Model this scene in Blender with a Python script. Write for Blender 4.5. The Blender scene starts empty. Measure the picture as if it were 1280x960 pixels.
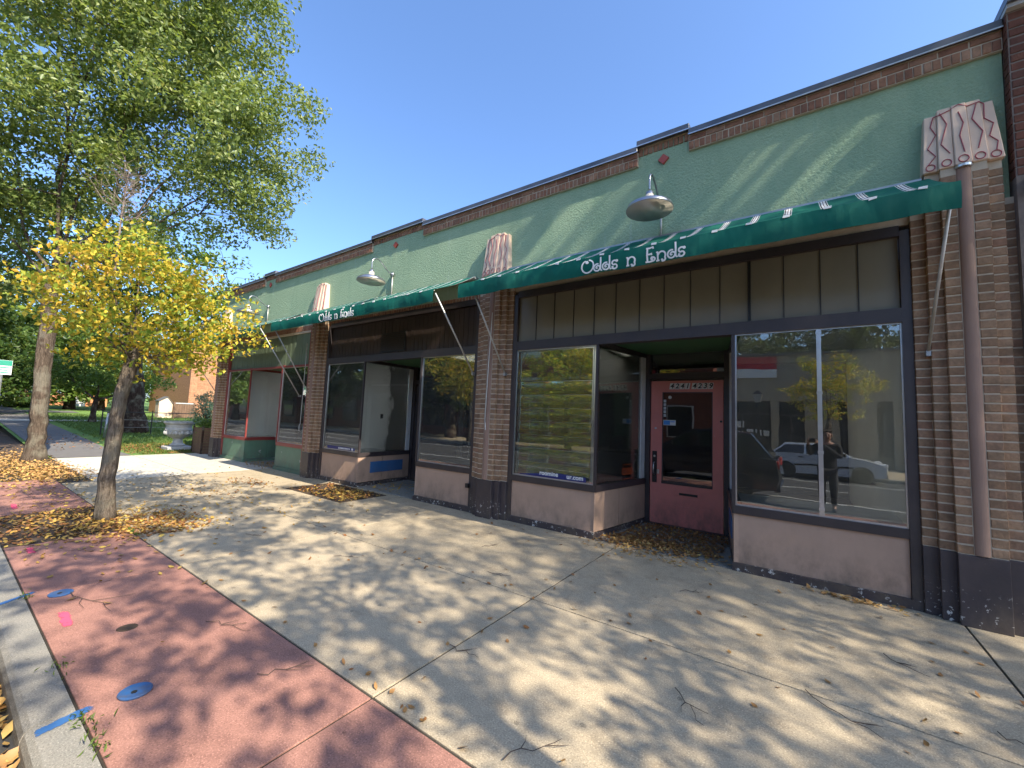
import bpy, bmesh, math, random
import numpy as np
from mathutils import Vector, Matrix, Euler
SC = bpy.context.scene
COL = SC.collection
PI = math.pi
random.seed(7)
# ------------------------------------------------------------ camera, sky, sun, exposure
F_PX, YAW, PITCH, ROLL, CAM_H, CAM_D = 513.868, -0.61757, 0.082042, 0.041278, 1.6, 5.388
def cam_axes():
    cy, sy, cp, sp = math.cos(YAW), math.sin(YAW), math.cos(PITCH), math.sin(PITCH)
    fwd = Vector((sy*cp, cy*cp, sp)); r0 = Vector((cy, -sy, 0)); u0 = r0.cross(fwd)
    r = math.cos(ROLL)*r0 + math.sin(ROLL)*u0; u = -math.sin(ROLL)*r0 + math.cos(ROLL)*u0
    return r, u, fwd
cr_, cu_, cf_ = cam_axes()
cd = bpy.data.cameras.new('camera'); cam = bpy.data.objects.new('camera', cd); COL.objects.link(cam)
cd.sensor_fit = 'HORIZONTAL'; cd.sensor_width = 36.0; cd.lens = F_PX/1280*36
cd.clip_start = 0.02; cd.clip_end = 3000
cam.matrix_world = Matrix(((cr_.x, cu_.x, -cf_.x, 0), (cr_.y, cu_.y, -cf_.y, -CAM_D), (cr_.z, cu_.z, -cf_.z, CAM_H), (0, 0, 0, 1)))
SC.camera = cam
SUN = Vector((1.12, -0.18, 1.0)).normalized()
W = bpy.data.worlds.new('World'); SC.world = W; W.use_nodes = True
wn = W.node_tree.nodes; wl = W.node_tree.links
bg = wn['Background']; sky = wn.new('ShaderNodeTexSky'); sky.sky_type = 'NISHITA'; sky.sun_disc = False
sky.sun_elevation = math.asin(SUN.z); sky.sun_rotation = math.atan2(SUN.x, SUN.y)
sky.altitude = 250; sky.air_density = 1.0; sky.dust_density = 2.0; sky.ozone_density = 7.5
wl.new(sky.outputs[0], bg.inputs[0]); bg.inputs[1].default_value = 0.15
sd = bpy.data.lights.new('sun', 'SUN'); sd.energy = 4.2; sd.angle = math.radians(0.45); sd.color = (1.0, 0.90, 0.74)
so = bpy.data.objects.new('sun', sd); COL.objects.link(so)
so.rotation_euler = (-SUN).to_track_quat('-Z', 'Y').to_euler(); so.location = (20, -10, 30)
SC.view_settings.view_transform = 'Standard'; SC.view_settings.look = 'None'
SC.view_settings.exposure = 1.37; SC.view_settings.gamma = 1.0
SC.render.engine = 'CYCLES'
cy = SC.cycles
cy.max_bounces = 10; cy.diffuse_bounces = 4; cy.glossy_bounces = 4; cy.transmission_bounces = 6; cy.transparent_max_bounces = 24
cy.use_denoising = True
cy.caustics_reflective = False; cy.caustics_refractive = False
try: cy.denoiser = 'OPENIMAGEDENOISE'
except Exception: pass

# ------------------------------------------------------------ materials
class NT:
    def __init__(s, name):
        s.m = bpy.data.materials.new(name); s.m.use_nodes = True
        s.t = s.m.node_tree; s.t.nodes.clear(); s.out = s.t.nodes.new('ShaderNodeOutputMaterial')
    def n(s, typ, ins=None, **at):
        nd = s.t.nodes.new('ShaderNode'+typ)
        for k, v in at.items(): setattr(nd, k, v)
        for k, v in (ins or {}).items():
            i = nd.inputs[k]
            if isinstance(v, bpy.types.NodeSocket): s.t.links.new(v, i)
            else: i.default_value = v
        return nd
    def ramp(s, fac, stops, interp='LINEAR'):
        r = s.n('ValToRGB', {'Fac': fac}); e = r.color_ramp.elements; r.color_ramp.interpolation = interp
        while len(e) < len(stops): e.new(0.5)
        for el, (p, c) in zip(e, stops): el.position = p; el.color = (*c, 1) if len(c) == 3 else c
        return r.outputs[0]
    def mix(s, f, a, b, mode='MIX'):
        nd = s.n('MixRGB', {'Fac': f, 'Color1': a, 'Color2': b}, blend_type=mode); return nd.outputs[0]
    def math(s, op, a, b=0.0, c=None):
        d = {0: a, 1: b}
        nd = s.n('Math', d, operation=op); return nd.outputs[0]
    def pos(s): return s.n('NewGeometry').outputs['Position']
    def noise(s, scale, detail=4, vec=None, rough=0.55, dist=0.0):
        return s.n('TexNoise', {'Vector': vec or s.pos(), 'Scale': scale, 'Detail': detail, 'Roughness': rough, 'Distortion': dist}).outputs['Fac']
    def stretch(s, v3): return s.n('Mapping', {'Vector': s.pos(), 'Scale': v3}).outputs[0]
    def bump(s, h, strength=0.5, dist=0.01, nrm=None):
        d = {'Height': h, 'Strength': strength, 'Distance': dist}
        if nrm: d['Normal'] = nrm
        return s.n('Bump', d).outputs[0]
    def principled(s, col, rough=0.6, metal=0.0, nrm=None, spec=0.5, coat=0.0):
        d = {'Base Color': col if isinstance(col, bpy.types.NodeSocket) else (*col, 1), 'Roughness': rough, 'Metallic': metal, 'Specular IOR Level': spec, 'Coat Weight': coat}
        if nrm: d['Normal'] = nrm
        p = s.n('BsdfPrincipled', d); s.t.links.new(p.outputs[0], s.out.inputs[0]); return p
def c4(c): return (*c, 1)
def simple(name, c1, c2=None, scale=6, rough=0.55, metal=0.0, bs=60, bstr=0.15, bd=0.004, spec=0.4, coat=0.0, stretch=None):
    t = NT(name); c2 = c2 or tuple(x*0.75 for x in c1)
    v = t.stretch(stretch) if stretch else None
    f = t.noise(scale, 5, v)
    col = t.ramp(f, [(0.3, c1), (0.7, c2)])
    nr = t.bump(t.noise(bs, 3, v), bstr, bd) if bstr else None
    t.principled(col, rough, metal, nr, spec, coat); return t.m
def worn(name, c1, c2, chip, thr=0.66, cscale=9, rough=0.5, bstr=0.2, low=None):
    # paint with chips that show what is under it
    t = NT(name); base = t.ramp(t.noise(3, 5), [(0.3, c1), (0.7, c2)])
    ch = t.ramp(t.noise(cscale, 6, rough=0.65), [(thr, (0, 0, 0)), (thr+0.015, (1, 1, 1))])
    if low is not None:
        z = t.n('SeparateXYZ', {0: t.pos()}).outputs[2]
        zz = t.ramp(t.math('MULTIPLY', z, 1.0/low), [(0.45, (1, 1, 1)), (1.0, (0, 0, 0))])
        ch = t.mix(1.0, ch, zz, 'MULTIPLY')
    col = t.mix(ch, base, c4(chip))
    z2 = t.n('SeparateXYZ', {0: t.pos()}).outputs[2]
    dm = t.mix(1.0, t.ramp(t.noise(5, 7, t.stretch((1, 1, .6)), 0.72), [(0.42, (0, 0, 0)), (0.68, (1, 1, 1))]), t.ramp(z2, [(0.05, (.8, .8, .8)), (0.45, (.12, .12, .12))]), 'MULTIPLY')
    col = t.mix(dm, col, c4((0.12, 0.095, 0.07)))
    sc_ = t.ramp(t.noise(6, 7, t.stretch((1, 1, 9)), 0.75), [(0.66, (0, 0, 0)), (0.70, (.35, .35, .35))]); col = t.mix(sc_, col, c4(chip))
    nr = t.bump(t.noise(45, 4), bstr, 0.004); nr = t.bump(ch, 0.4, -0.003, nr)
    t.principled(col, rough, 0, nr); return t.m
def brick_mat(name, stops, grain=90, bstr=0.5):
    t = NT(name)
    r = t.math('FRACT', t.math('ADD', t.n('NewGeometry').outputs['Random Per Island'], t.n('ObjectInfo').outputs['Random']))
    col = t.ramp(r, stops)
    col = t.mix(t.math('MULTIPLY', t.noise(40, 5), 0.75), col, c4((0.09, 0.055, 0.04)), 'MIX')
    hi = t.ramp(t.noise(8, 4), [(0.35, (0.75, 0.75, 0.75)), (0.7, (1.2, 1.15, 1.1))])
    col = t.mix(1.0, col, hi, 'MULTIPLY')
    h = t.noise(grain, 4, t.stretch((1, 1, 0.35)))
    t.principled(col, 0.85, 0, t.bump(h, bstr, 0.006), 0.2); return t.m
M = {}
M['brick'] = brick_mat('brick_tan', [(0.0, (0.29, 0.185, 0.112)), (0.3, (0.39, 0.255, 0.155)), (0.65, (0.43, 0.29, 0.185)), (1.0, (0.33, 0.19, 0.122))])
M['brick_red'] = brick_mat('brick_parapet', [(0.0, (0.34, 0.165, 0.098)), (0.4, (0.44, 0.235, 0.140)), (0.7, (0.30, 0.135, 0.085)), (1.0, (0.48, 0.29, 0.185))])
M['brick_dark'] = brick_mat('brick_dark_red', [(0.0, (0.12, 0.045, 0.033)), (0.5, (0.19, 0.072, 0.05)), (1.0, (0.10, 0.045, 0.038))])
M['mortar'] = simple('mortar', (0.52, 0.44, 0.33), (0.42, 0.35, 0.26), 12, 0.95, bs=150, bstr=0.5, bd=0.003)
M['mortar_dark'] = simple('mortar_dark', (0.22, 0.18, 0.15), (0.15, 0.12, 0.10), 12, 0.95, bs=150, bstr=0.5, bd=0.003)
def stucco():
    t = NT('green_stucco'); p = t.pos()
    col = t.ramp(t.noise(1.1, 6), [(0.3, (0.310, 0.420, 0.275)), (0.7, (0.375, 0.480, 0.312))])
    col = t.mix(t.math('MULTIPLY', t.noise(14, 4), 0.35), col, c4((0.16, 0.30, 0.21)))
    dr = t.noise(4.5, 3, t.stretch((1.0, 1.0, 0.10)), 0.6)                      # pale run marks down the wall
    d2 = t.math('MULTIPLY', t.ramp(dr, [(0.63, (0, 0, 0)), (0.74, (1, 1, 1))]), 0.6)
    col = t.mix(d2, col, c4((0.42, 0.52, 0.42)))
    zz = t.n('SeparateXYZ', {0: p}).outputs[2]; st = t.math('MULTIPLY', t.ramp(t.noise(2.2, 6, t.stretch((1, 1, .25)), 0.7), [(0.5, (0, 0, 0)), (0.72, (1, 1, 1))]), 0.55)
    col = t.mix(st, col, c4((0.19, 0.31, 0.205)))
    h1 = t.noise(34, 4, rough=0.7); h2 = t.noise(110, 3)
    hh = t.math('ADD', t.ramp(h1, [(0.38, (0, 0, 0)), (0.62, (1, 1, 1))]), t.math('MULTIPLY', h2, 0.5))
    t.principled(col, 0.9, 0, t.bump(hh, 0.65, 0.010), 0.15); return t.m
M['stucco'] = stucco()
M['coping'] = simple('metal_coping', (0.10, 0.105, 0.12), (0.15, 0.155, 0.17), 3, 0.45, 0.6, bs=20, bstr=0.1)
M['flashing'] = simple('metal_flashing', (0.62, 0.64, 0.66), (0.45, 0.46, 0.48), 8, 0.3, 0.8, bstr=0.1)
M['dark_frame'] = worn('dark_frame_paint', (0.032, 0.026, 0.029), (0.045, 0.036, 0.038), (0.20, 0.17, 0.15), 0.78, 18, 0.42)
M['plinth'] = worn('plinth_paint', (0.040, 0.032, 0.036), (0.058, 0.046, 0.050), (0.60, 0.58, 0.54), 0.60, 19, 0.45, 0.25, low=0.34)
M['pink'] = worn('dusty_pink_paint', (0.40, 0.268, 0.192), (0.445, 0.295, 0.212), (0.45, 0.36, 0.32), 0.72, 16, 0.5)
M['green_riser'] = worn('green_riser_paint', (0.085, 0.175, 0.115), (0.115, 0.215, 0.145), (0.42, 0.45, 0.42), 0.66, 5, 0.5)
M['maroon'] = worn('maroon_frame_paint', (0.20, 0.035, 0.032), (0.26, 0.05, 0.045), (0.34, 0.22, 0.18), 0.72, 12, 0.4)
M['red_door'] = worn('red_door_paint', (0.66, 0.205, 0.165), (0.72, 0.235, 0.19), (0.62, 0.50, 0.45), 0.735, 13, 0.35)
M['blue_panel'] = worn('blue_panel_paint', (0.03, 0.105, 0.25), (0.045, 0.13, 0.29), (0.4, 0.35, 0.33), 0.74, 12, 0.5)
M['transom_bd'] = simple('olive_transom_panel', (0.19, 0.172, 0.122), (0.145, 0.132, 0.095), 1.6, 0.32, bs=5, bstr=0.08, bd=0.01, stretch=(1, 1, .4))
M['brown_bd'] = simple('brown_boards', (0.050, 0.033, 0.027), (0.034, 0.023, 0.02), 5, 0.5, stretch=(1, 1, .1))
M['green_bd'] = simple('sage_boards', (0.15, 0.195, 0.13), (0.115, 0.155, 0.10), 4, 0.55, stretch=(1, 1, .1))
M['soffit'] = simple('green_soffit', (0.075, 0.20, 0.085), (0.055, 0.16, 0.07), 3, 0.5)
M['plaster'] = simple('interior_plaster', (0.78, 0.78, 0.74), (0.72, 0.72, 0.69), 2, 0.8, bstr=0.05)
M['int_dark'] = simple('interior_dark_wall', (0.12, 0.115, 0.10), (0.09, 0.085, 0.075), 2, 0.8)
M['int_floor'] = simple('interior_floor', (0.20, 0.17, 0.14), (0.15, 0.13, 0.11), 3, 0.6)
M['ledge'] = simple('display_ledge', (0.55, 0.57, 0.56), (0.45, 0.47, 0.47), 4, 0.5)
M['white_paint'] = simple('white_paint', (0.72, 0.72, 0.70), (0.62, 0.62, 0.60), 5, 0.5)
M['chrome'] = simple('aluminium_trim', (0.62, 0.63, 0.64), (0.50, 0.51, 0.53), 9, 0.3, 0.85, bstr=0.05)
M['galv'] = simple('galvanised_lamp', (0.42, 0.43, 0.45), (0.30, 0.31, 0.34), 7, 0.28, 0.9, bs=12, bstr=0.08)
M['enamel'] = simple('lamp_enamel', (0.48, 0.45, 0.39), (0.42, 0.39, 0.34), 6, 0.4, bstr=0.04)
M['black'] = simple('black_metal', (0.015, 0.015, 0.016), (0.025, 0.024, 0.024), 10, 0.4)
M['blind'] = simple('glossy_blind_slat', (0.50, 0.52, 0.42), (0.44, 0.46, 0.36), 4, 0.03, 0.9, bstr=0, spec=1.0, coat=1.0)
M['white_arm'] = simple('white_brace', (0.50, 0.50, 0.47), (0.36, 0.36, 0.34), 14, 0.4, 0.3)
M['cap_pink'] = simple('capital_pink', (0.70, 0.53, 0.40), (0.60, 0.44, 0.325), 4, 0.75, bs=60, bstr=0.25)
M['cap_red'] = simple('capital_red_line', (0.36, 0.07, 0.09), (0.30, 0.06, 0.08), 6, 0.7)
M['drain'] = simple('drain_mauve', (0.27, 0.175, 0.130), (0.235, 0.150, 0.112), 4, 0.7, bs=30, bstr=0.1)
M['roofing'] = simple('roofing', (0.08, 0.08, 0.08), (0.12, 0.12, 0.11), 5, 0.9)
M['tile_red'] = simple('tile_red', (0.38, 0.075, 0.05), (0.32, 0.06, 0.04), 9, 0.4)
M['letter'] = simple('letter_white', (0.78, 0.79, 0.76), (0.70, 0.71, 0.69), 9, 0.6, bstr=0)
M['navy'] = simple('decal_navy', (0.012, 0.022, 0.13), (0.015, 0.026, 0.15), 9, 0.4, bstr=0)
M['orange'] = simple('sign_orange', (0.80, 0.16, 0.03), (0.74, 0.14, 0.02), 9, 0.5, bstr=0)
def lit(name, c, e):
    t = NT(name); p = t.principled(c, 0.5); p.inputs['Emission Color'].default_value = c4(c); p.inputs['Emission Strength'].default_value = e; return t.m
M['orange_added_glow'] = lit('sign_orange_added_glow', (0.85, 0.15, 0.03), 0.30)  # glow added to the sign letters so they show in the dark recess
M['sky_blue'] = simple('sticker_blue', (0.06, 0.26, 0.62), (0.08, 0.30, 0.66), 9, 0.5, bstr=0)
M['skin'] = simple('skin', (0.42, 0.24, 0.17), (0.38, 0.21, 0.15), 9, 0.5)
M['cloth_black'] = simple('black_cloth', (0.012, 0.012, 0.014), (0.02, 0.02, 0.022), 9, 0.85)
M['cloth_grey'] = simple('grey_cloth', (0.06, 0.06, 0.065), (0.045, 0.045, 0.05), 9, 0.85)
M['wood'] = simple('weathered_wood', (0.17, 0.10, 0.06), (0.11, 0.065, 0.04), 6, 0.75, stretch=(1, 1, .3))
M['fence_wood'] = simple('orange_fence_wood', (0.62, 0.28, 0.13), (0.50, 0.21, 0.10), 2, 0.75, stretch=(1, 1, .2))
M['stone'] = simple('cast_stone', (0.50, 0.49, 0.47), (0.34, 0.34, 0.33), 9, 0.85, bs=40, bstr=0.5, bd=0.01)
M['soil'] = simple('soil', (0.085, 0.055, 0.035), (0.05, 0.035, 0.024), 9, 0.95, bs=30, bstr=0.8, bd=0.02)
M['galv_post'] = simple('galvanised_post', (0.30, 0.31, 0.31), (0.40, 0.41, 0.41), 7, 0.4, 0.7)
M['asphalt'] = simple('asphalt', (0.045, 0.045, 0.046), (0.062, 0.061, 0.060), 1.2, 0.9, bs=160, bstr=0.5, bd=0.006)
M['road_paint'] = simple('road_paint', (0.60, 0.60, 0.57), (0.42, 0.42, 0.40), 9, 0.8)
M['earth'] = simple('earth', (0.12, 0.11, 0.07), (0.16, 0.13, 0.09), 0.3, 0.95)
M['lawn'] = simple('lawn_ground', (0.10, 0.19, 0.035), (0.15, 0.24, 0.055), 1.3, 0.95, bs=40, bstr=0.8, bd=0.03)
M['lawn_far'] = M['lawn']
M['dim_path'] = simple('shaded_path_concrete', (0.15, 0.14, 0.13), (0.12, 0.112, 0.105), 2.5, 0.9, bs=90, bstr=0.3)  # low base colour carries the tree shade lying on the path
def concrete(name, c1, c2, stain, agg=220, crack=True):
    t = NT(name)
    col = t.ramp(t.noise(0.9, 6), [(0.3, c1), (0.7, c2)])
    col = t.mix(t.ramp(t.noise(3.2, 7, rough=0.7), [(0.50, (0, 0, 0)), (0.72, (0.75, 0.75, 0.75))]), col, c4(stain))
    pw = t.n('VectorMath', {0: t.pos(), 1: t.n('VectorMath', {0: t.n('TexNoise', {'Vector': t.pos(), 'Scale': 1.6, 'Detail': 5}).outputs['Color'], 'Scale': 0.9}, operation='SCALE').outputs[0]}, operation='ADD').outputs[0]
    ck = t.n('TexVoronoi', {'Vector': pw, 'Scale': 0.42}, feature='DISTANCE_TO_EDGE').outputs['Distance']
    ckm = t.math('MULTIPLY', t.ramp(ck, [(0.0, (1, 1, 1)), (0.0035, (0, 0, 0))]), t.ramp(t.noise(0.5, 2), [(0.60, (0, 0, 0)), (0.66, (0.4, 0.4, 0.4))]))
    gm = t.n('TexVoronoi', {'Vector': t.pos(), 'Scale': 3.2, 'Randomness': 1.0}).outputs['Distance']
    col = t.mix(t.ramp(gm, [(0.045, (0.55, 0.55, 0.55)), (0.06, (0, 0, 0))]), col, c4(tuple(x*0.35 for x in c1)))
    col = t.mix(t.math('MULTIPLY', t.ramp(t.noise(14, 6, rough=0.75), [(0.45, (0, 0, 0)), (0.72, (1, 1, 1))]), 0.38), col, c4(stain))
    if crack: col = t.mix(ckm, col, c4((0.10, 0.08, 0.06)))
    m2 = t.ramp(t.noise(75, 6, rough=0.85), [(0.35, (0.80, 0.80, 0.80)), (0.65, (1.16, 1.16, 1.16))]); col = t.mix(1.0, col, m2, 'MULTIPLY')
    sp = t.noise(agg, 2)
    col = t.mix(t.ramp(sp, [(0.30, (0.7, 0.7, 0.7)), (0.44, (0, 0, 0))]), col, c4(tuple(x*0.45 for x in c1)))
    col = t.mix(t.ramp(sp, [(0.58, (0, 0, 0)), (0.70, (0.75, 0.75, 0.75))]), col, c4(tuple(min(1, x*1.5) for x in c2)))
    nr = t.bump(t.noise(agg, 3), 0.5, 0.005); nr = t.bump(t.noise(7, 4), 0.25, 0.01, nr)
    t.principled(col, 0.88, 0, nr, 0.25); return t.m
M['concrete'] = concrete('sidewalk_concrete', (0.395, 0.325, 0.222), (0.45, 0.372, 0.258), (0.235, 0.188, 0.128), 120)
M['concrete_new'] = concrete('new_concrete', (0.50, 0.46, 0.39), (0.55, 0.51, 0.43), (0.38, 0.35, 0.29))
M['kerb'] = concrete('kerb_concrete', (0.22, 0.205, 0.175), (0.30, 0.28, 0.24), (0.19, 0.19, 0.17), 140, False)
M['red_band'] = concrete('red_dyed_concrete', (0.31, 0.155, 0.118), (0.37, 0.192, 0.148), (0.175, 0.088, 0.072), 120, False)
def paint(name, c, thr=0.42, amp=0.9):
    # sprayed utility marking: breaks up at its edge, ground shows through
    t = NT(name); s = t.n('BsdfPrincipled', {'Base Color': c4(c), 'Roughness': 0.8})
    tr = t.n('BsdfTransparent')
    at = t.n('Attribute', attribute_name='edge').outputs['Fac']
    f = t.math('ADD', at, t.math('MULTIPLY', t.math('SUBTRACT', t.noise(17, 7, rough=0.75), 0.5), amp))
    f = t.ramp(f, [(thr, (0, 0, 0)), (thr+0.22, (0.9, 0.9, 0.9))])
    mx = t.n('MixShader', {0: f, 1: tr.outputs[0], 2: s.outputs[0]}); t.t.links.new(mx.outputs[0], t.out.inputs[0]); return t.m
M['blue_spray'] = paint('blue_spray', (0.03, 0.12, 0.31), 0.5, 1.6); M['pink_spray'] = paint('pink_spray', (0.78, 0.09, 0.17), 0.62, 2.6)
M['blue_cap'] = worn('blue_cap_paint', (0.022, 0.105, 0.29), (0.03, 0.125, 0.32), (0.05, 0.06, 0.09), 0.66, 30, 0.5)
def awning_green(name, stripes):
    t = NT(name)
    col = t.ramp(t.noise(2.2, 5), [(0.3, (0.004, 0.125, 0.092)), (0.7, (0.007, 0.165, 0.120))])
    if stripes:
        x = t.n('SeparateXYZ', {0: t.pos()}).outputs[0]
        f = t.math('FRACT', t.math('DIVIDE', t.math('ADD', x, 60.0), 0.30))
        st = t.ramp(f, [(0.0, (0.004, .14, .10)), (0.55, (.78, .78, .76)), (0.57, (.02, .03, .03)), (0.60, (.78, .78, .76)), (0.65, (.12, .03, .05)), (0.67, (.78, .78, .76)), (0.73, (.02, .03, .03)), (0.76, (.78, .78, .76)), (0.78, (0.004, .14, .10))], 'CONSTANT')
        col = st
    col = t.mix(t.math('MULTIPLY', t.ramp(t.noise(1.4, 6, t.stretch((1, 1, .5)), 0.7), [(0.45, (0, 0, 0)), (0.75, (1, 1, 1))]), 0.22), col, c4((0.10, 0.24, 0.19)))
    fold = t.noise(3.0, 3, t.stretch((1.0, 1.0, .35)))
    nr = t.bump(t.noise(500, 2), 0.2, 0.001); nr = t.bump(fold, 0.9, 0.04, nr); nr = t.bump(t.noise(9, 4, t.stretch((1.0, 1.0, .25)), 0.6), 0.5, 0.012, nr)
    d = t.n('BsdfPrincipled', {'Base Color': col, 'Roughness': 0.75, 'Normal': nr, 'Specular IOR Level': 0.25})
    tl = t.n('BsdfTranslucent', {'Color': col})
    mx = t.n('MixShader', {0: 0.3, 1: d.outputs[0], 2: tl.outputs[0]}); t.t.links.new(mx.outputs[0], t.out.inputs[0]); return t.m
M['awning'] = awning_green('awning_green', False); M['awning_top'] = awning_green('awning_striped', True)
def glass(name, boost=1.0, tint=(0.93, 0.96, 0.94), dirt=0.04):
    t = NT(name)
    wob = t.bump(t.noise(1.7, 2), 0.05, 0.02)
    fr = t.n('Fresnel', {'IOR': 1.52, 'Normal': wob}).outputs[0]
    fr = t.math('MINIMUM', t.math('MULTIPLY', fr, boost), 0.95)
    tr = t.n('BsdfTransparent', {'Color': c4(tint)}); gl = t.n('BsdfGlossy', {'Color': (1, 1, 1, 1), 'Roughness': 0.0, 'Normal': wob})
    mx = t.n('MixShader', {0: fr, 1: tr.outputs[0], 2: gl.outputs[0]})
    df = t.n('BsdfDiffuse', {'Color': (0.6, 0.6, 0.58, 1)})
    m2 = t.n('MixShader', {0: t.math('MULTIPLY', t.noise(5, 6), dirt), 1: mx.outputs[0], 2: df.outputs[0]})
    t.t.links.new(m2.outputs[0], t.out.inputs[0]); return t.m
M['glass'] = glass('window_glass', 2.6); M['glass_ret'] = glass('return_pane_glass', 1.15, (0.95, 0.97, 0.96), 0.02); M['glass_low'] = glass('blind_window_glass', 1.0); M['glass_dark'] = glass('door_glass', 2.6, (0.25, 0.26, 0.26)); M['car_glass'] = glass('car_glass', 1.5, (0.10, 0.11, 0.11), 0.01)
def frosted():
    t = NT('frosted_light_panel'); a = t.n('BsdfTranslucent', {'Color': (0.85, 0.87, 0.88, 1)}); t.t.links.new(a.outputs[0], t.out.inputs[0]); return t.m  # translucent sheet added to bring daylight into the shop rooms
M['frosted'] = frosted()
def leaf(name, stops, scale=0.5, spec=0.35, transl=0.35):
    t = NT(name)
    r = t.n('NewGeometry').outputs['Random Per Island']
    f = t.math('ADD', t.math('MULTIPLY', r, 0.55), t.math('MULTIPLY', t.noise(scale, 3), 0.55))
    col = t.ramp(f, stops)
    d = t.n('BsdfPrincipled', {'Base Color': col, 'Roughness': 0.45, 'Specular IOR Level': spec})
    tl = t.n('BsdfTranslucent', {'Color': t.mix(0.35, col, (0.35, 0.42, 0.03, 1))})
    mx = t.n('MixShader', {0: transl, 1: d.outputs[0], 2: tl.outputs[0]}); t.t.links.new(mx.outputs[0], t.out.inputs[0]); return t.m
M['leaf_elm'] = leaf('leaf_elm', [(0.2, (0.09, 0.14, 0.028)), (0.5, (0.17, 0.235, 0.055)), (0.75, (0.26, 0.31, 0.10)), (0.95, (0.36, 0.32, 0.08))], 0.45, 0.6, 0.45)
M['leaf_dark'] = leaf('leaf_dark', [(0.2, (0.022, 0.05, 0.012)), (0.55, (0.05, 0.095, 0.02)), (0.9, (0.12, 0.16, 0.035))], 0.4)
M['leaf_mid'] = leaf('leaf_mid', [(0.2, (0.05, 0.10, 0.018)), (0.55, (0.10, 0.17, 0.03)), (0.9, (0.2, 0.25, 0.05))], 0.4)
M['leaf_yellow'] = leaf('leaf_yellow', [(0.22, (0.15, 0.25, 0.03)), (0.44, (0.34, 0.40, 0.05)), (0.58, (0.64, 0.52, 0.06)), (0.8, (0.70, 0.44, 0.05)), (0.95, (0.54, 0.26, 0.05))], 1.3, 0.3, 0.45)
M['leaf_spruce'] = leaf('leaf_blue_green', [(0.2, (0.10, 0.19, 0.13)), (0.8, (0.20, 0.31, 0.22))], 2)
M['litter'] = leaf('fallen_leaf', [(0.2, (0.62, 0.44, 0.14)), (0.40, (0.50, 0.30, 0.10)), (0.60, (0.30, 0.15, 0.06)), (0.8, (0.46, 0.28, 0.11)), (0.95, (0.62, 0.47, 0.18))], 1.5, 0.25, 0.15)
M['litter_y'] = leaf('fallen_leaf_yellow', [(0.2, (0.60, 0.44, 0.11)), (0.45, (0.50, 0.31, 0.07)), (0.7, (0.34, 0.18, 0.05)), (0.95, (0.62, 0.49, 0.17))], 1.5, 0.25, 0.15)
M['litter_b'] = leaf('fallen_leaf_brown', [(0.2, (0.16, 0.07, 0.03)), (0.5, (0.30, 0.14, 0.05)), (0.72, (0.22, 0.095, 0.04)), (0.95, (0.55, 0.33, 0.09))], 1.5, 0.25, 0.12)
M['grass'] = leaf('grass_blade', [(0.2, (0.06, 0.12, 0.02)), (0.8, (0.15, 0.22, 0.045))], 1)
def bark(name, c1, c2, sc=1.0):
    t = NT(name); v = t.stretch((14*sc, 14*sc, 2.2*sc)); h = t.noise(1.6, 7, v, 0.72, 0.9)
    col = t.ramp(h, [(0.35, c1), (0.62, c2)])
    col = t.mix(t.ramp(t.noise(3, 4), [(0.5, (0, 0, 0)), (0.62, (0.6, 0.6, 0.6))]), col, c4((0.24, 0.22, 0.165)))
    t.principled(col, 0.95, 0, t.bump(h, 1.0, 0.07), 0.1); return t.m
M['bark_light'] = bark('bark_young', (0.06, 0.044, 0.033), (0.29, 0.235, 0.178), 1.3); M['bark'] = bark('bark_grey', (0.038, 0.027, 0.020), (0.165, 0.125, 0.092)); M['bark_dark'] = bark('bark_dark', (0.025, 0.017, 0.013), (0.085, 0.055, 0.042), 0.7)
M['twig'] = simple('bare_twig', (0.26, 0.20, 0.17), (0.16, 0.12, 0.10), 20, 0.9, bstr=0)
M['twig_dark'] = simple('fallen_twig', (0.085, 0.06, 0.045), (0.05, 0.036, 0.028), 20, 0.9, bstr=0)
def carpaint(name, c, metal=0.35):
    t = NT(name); t.principled(c, 0.28, metal, None, 0.5, 1.0); return t.m
M['silver_car'] = carpaint('silver_car_paint', (0.72, 0.75, 0.80), 0.15); M['dark_car'] = carpaint('dark_car_paint', (0.012, 0.014, 0.022)); M['blue_car'] = carpaint('blue_car_paint', (0.10, 0.16, 0.25))
M['tyre'] = simple('tyre_rubber', (0.018, 0.018, 0.018), (0.026, 0.026, 0.026), 10, 0.85)
M['rim'] = simple('wheel_rim', (0.50, 0.51, 0.52), (0.42, 0.43, 0.44), 20, 0.4)
M['joint'] = simple('joint_dirt', (0.030, 0.024, 0.018), (0.05, 0.04, 0.028), 20, 0.95)
M['tail_red'] = simple('tail_light', (0.42, 0.02, 0.015), (0.34, 0.015, 0.012), 30, 0.15)
M['head_lamp'] = simple('headlight', (0.75, 0.76, 0.78), (0.65, 0.66, 0.68), 30, 0.1)
M['opp_beige'] = simple('opposite_beige', (0.36, 0.315, 0.235), (0.31, 0.27, 0.20), 1.2, 0.85, bs=30)
M['opp_red'] = brick_mat('opposite_brick', [(0, (0.28, 0.10, 0.07)), (1, (0.36, 0.14, 0.09))])
M['shade_glass'] = simple('dark_window', (0.02, 0.022, 0.024), (0.03, 0.032, 0.034), 2, 0.06, bstr=0, spec=0.8)
M['banner_red'] = simple('banner_red', (0.50, 0.02, 0.03), (0.44, 0.02, 0.03), 3, 0.5)
M['house_brick'] = brick_mat('house_brick', [(0, (0.50, 0.24, 0.13)), (1, (0.60, 0.32, 0.18))])
M['street_green'] = simple('street_sign_green', (0.02, 0.24, 0.16), (0.03, 0.28, 0.19), 5, 0.4)

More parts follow.
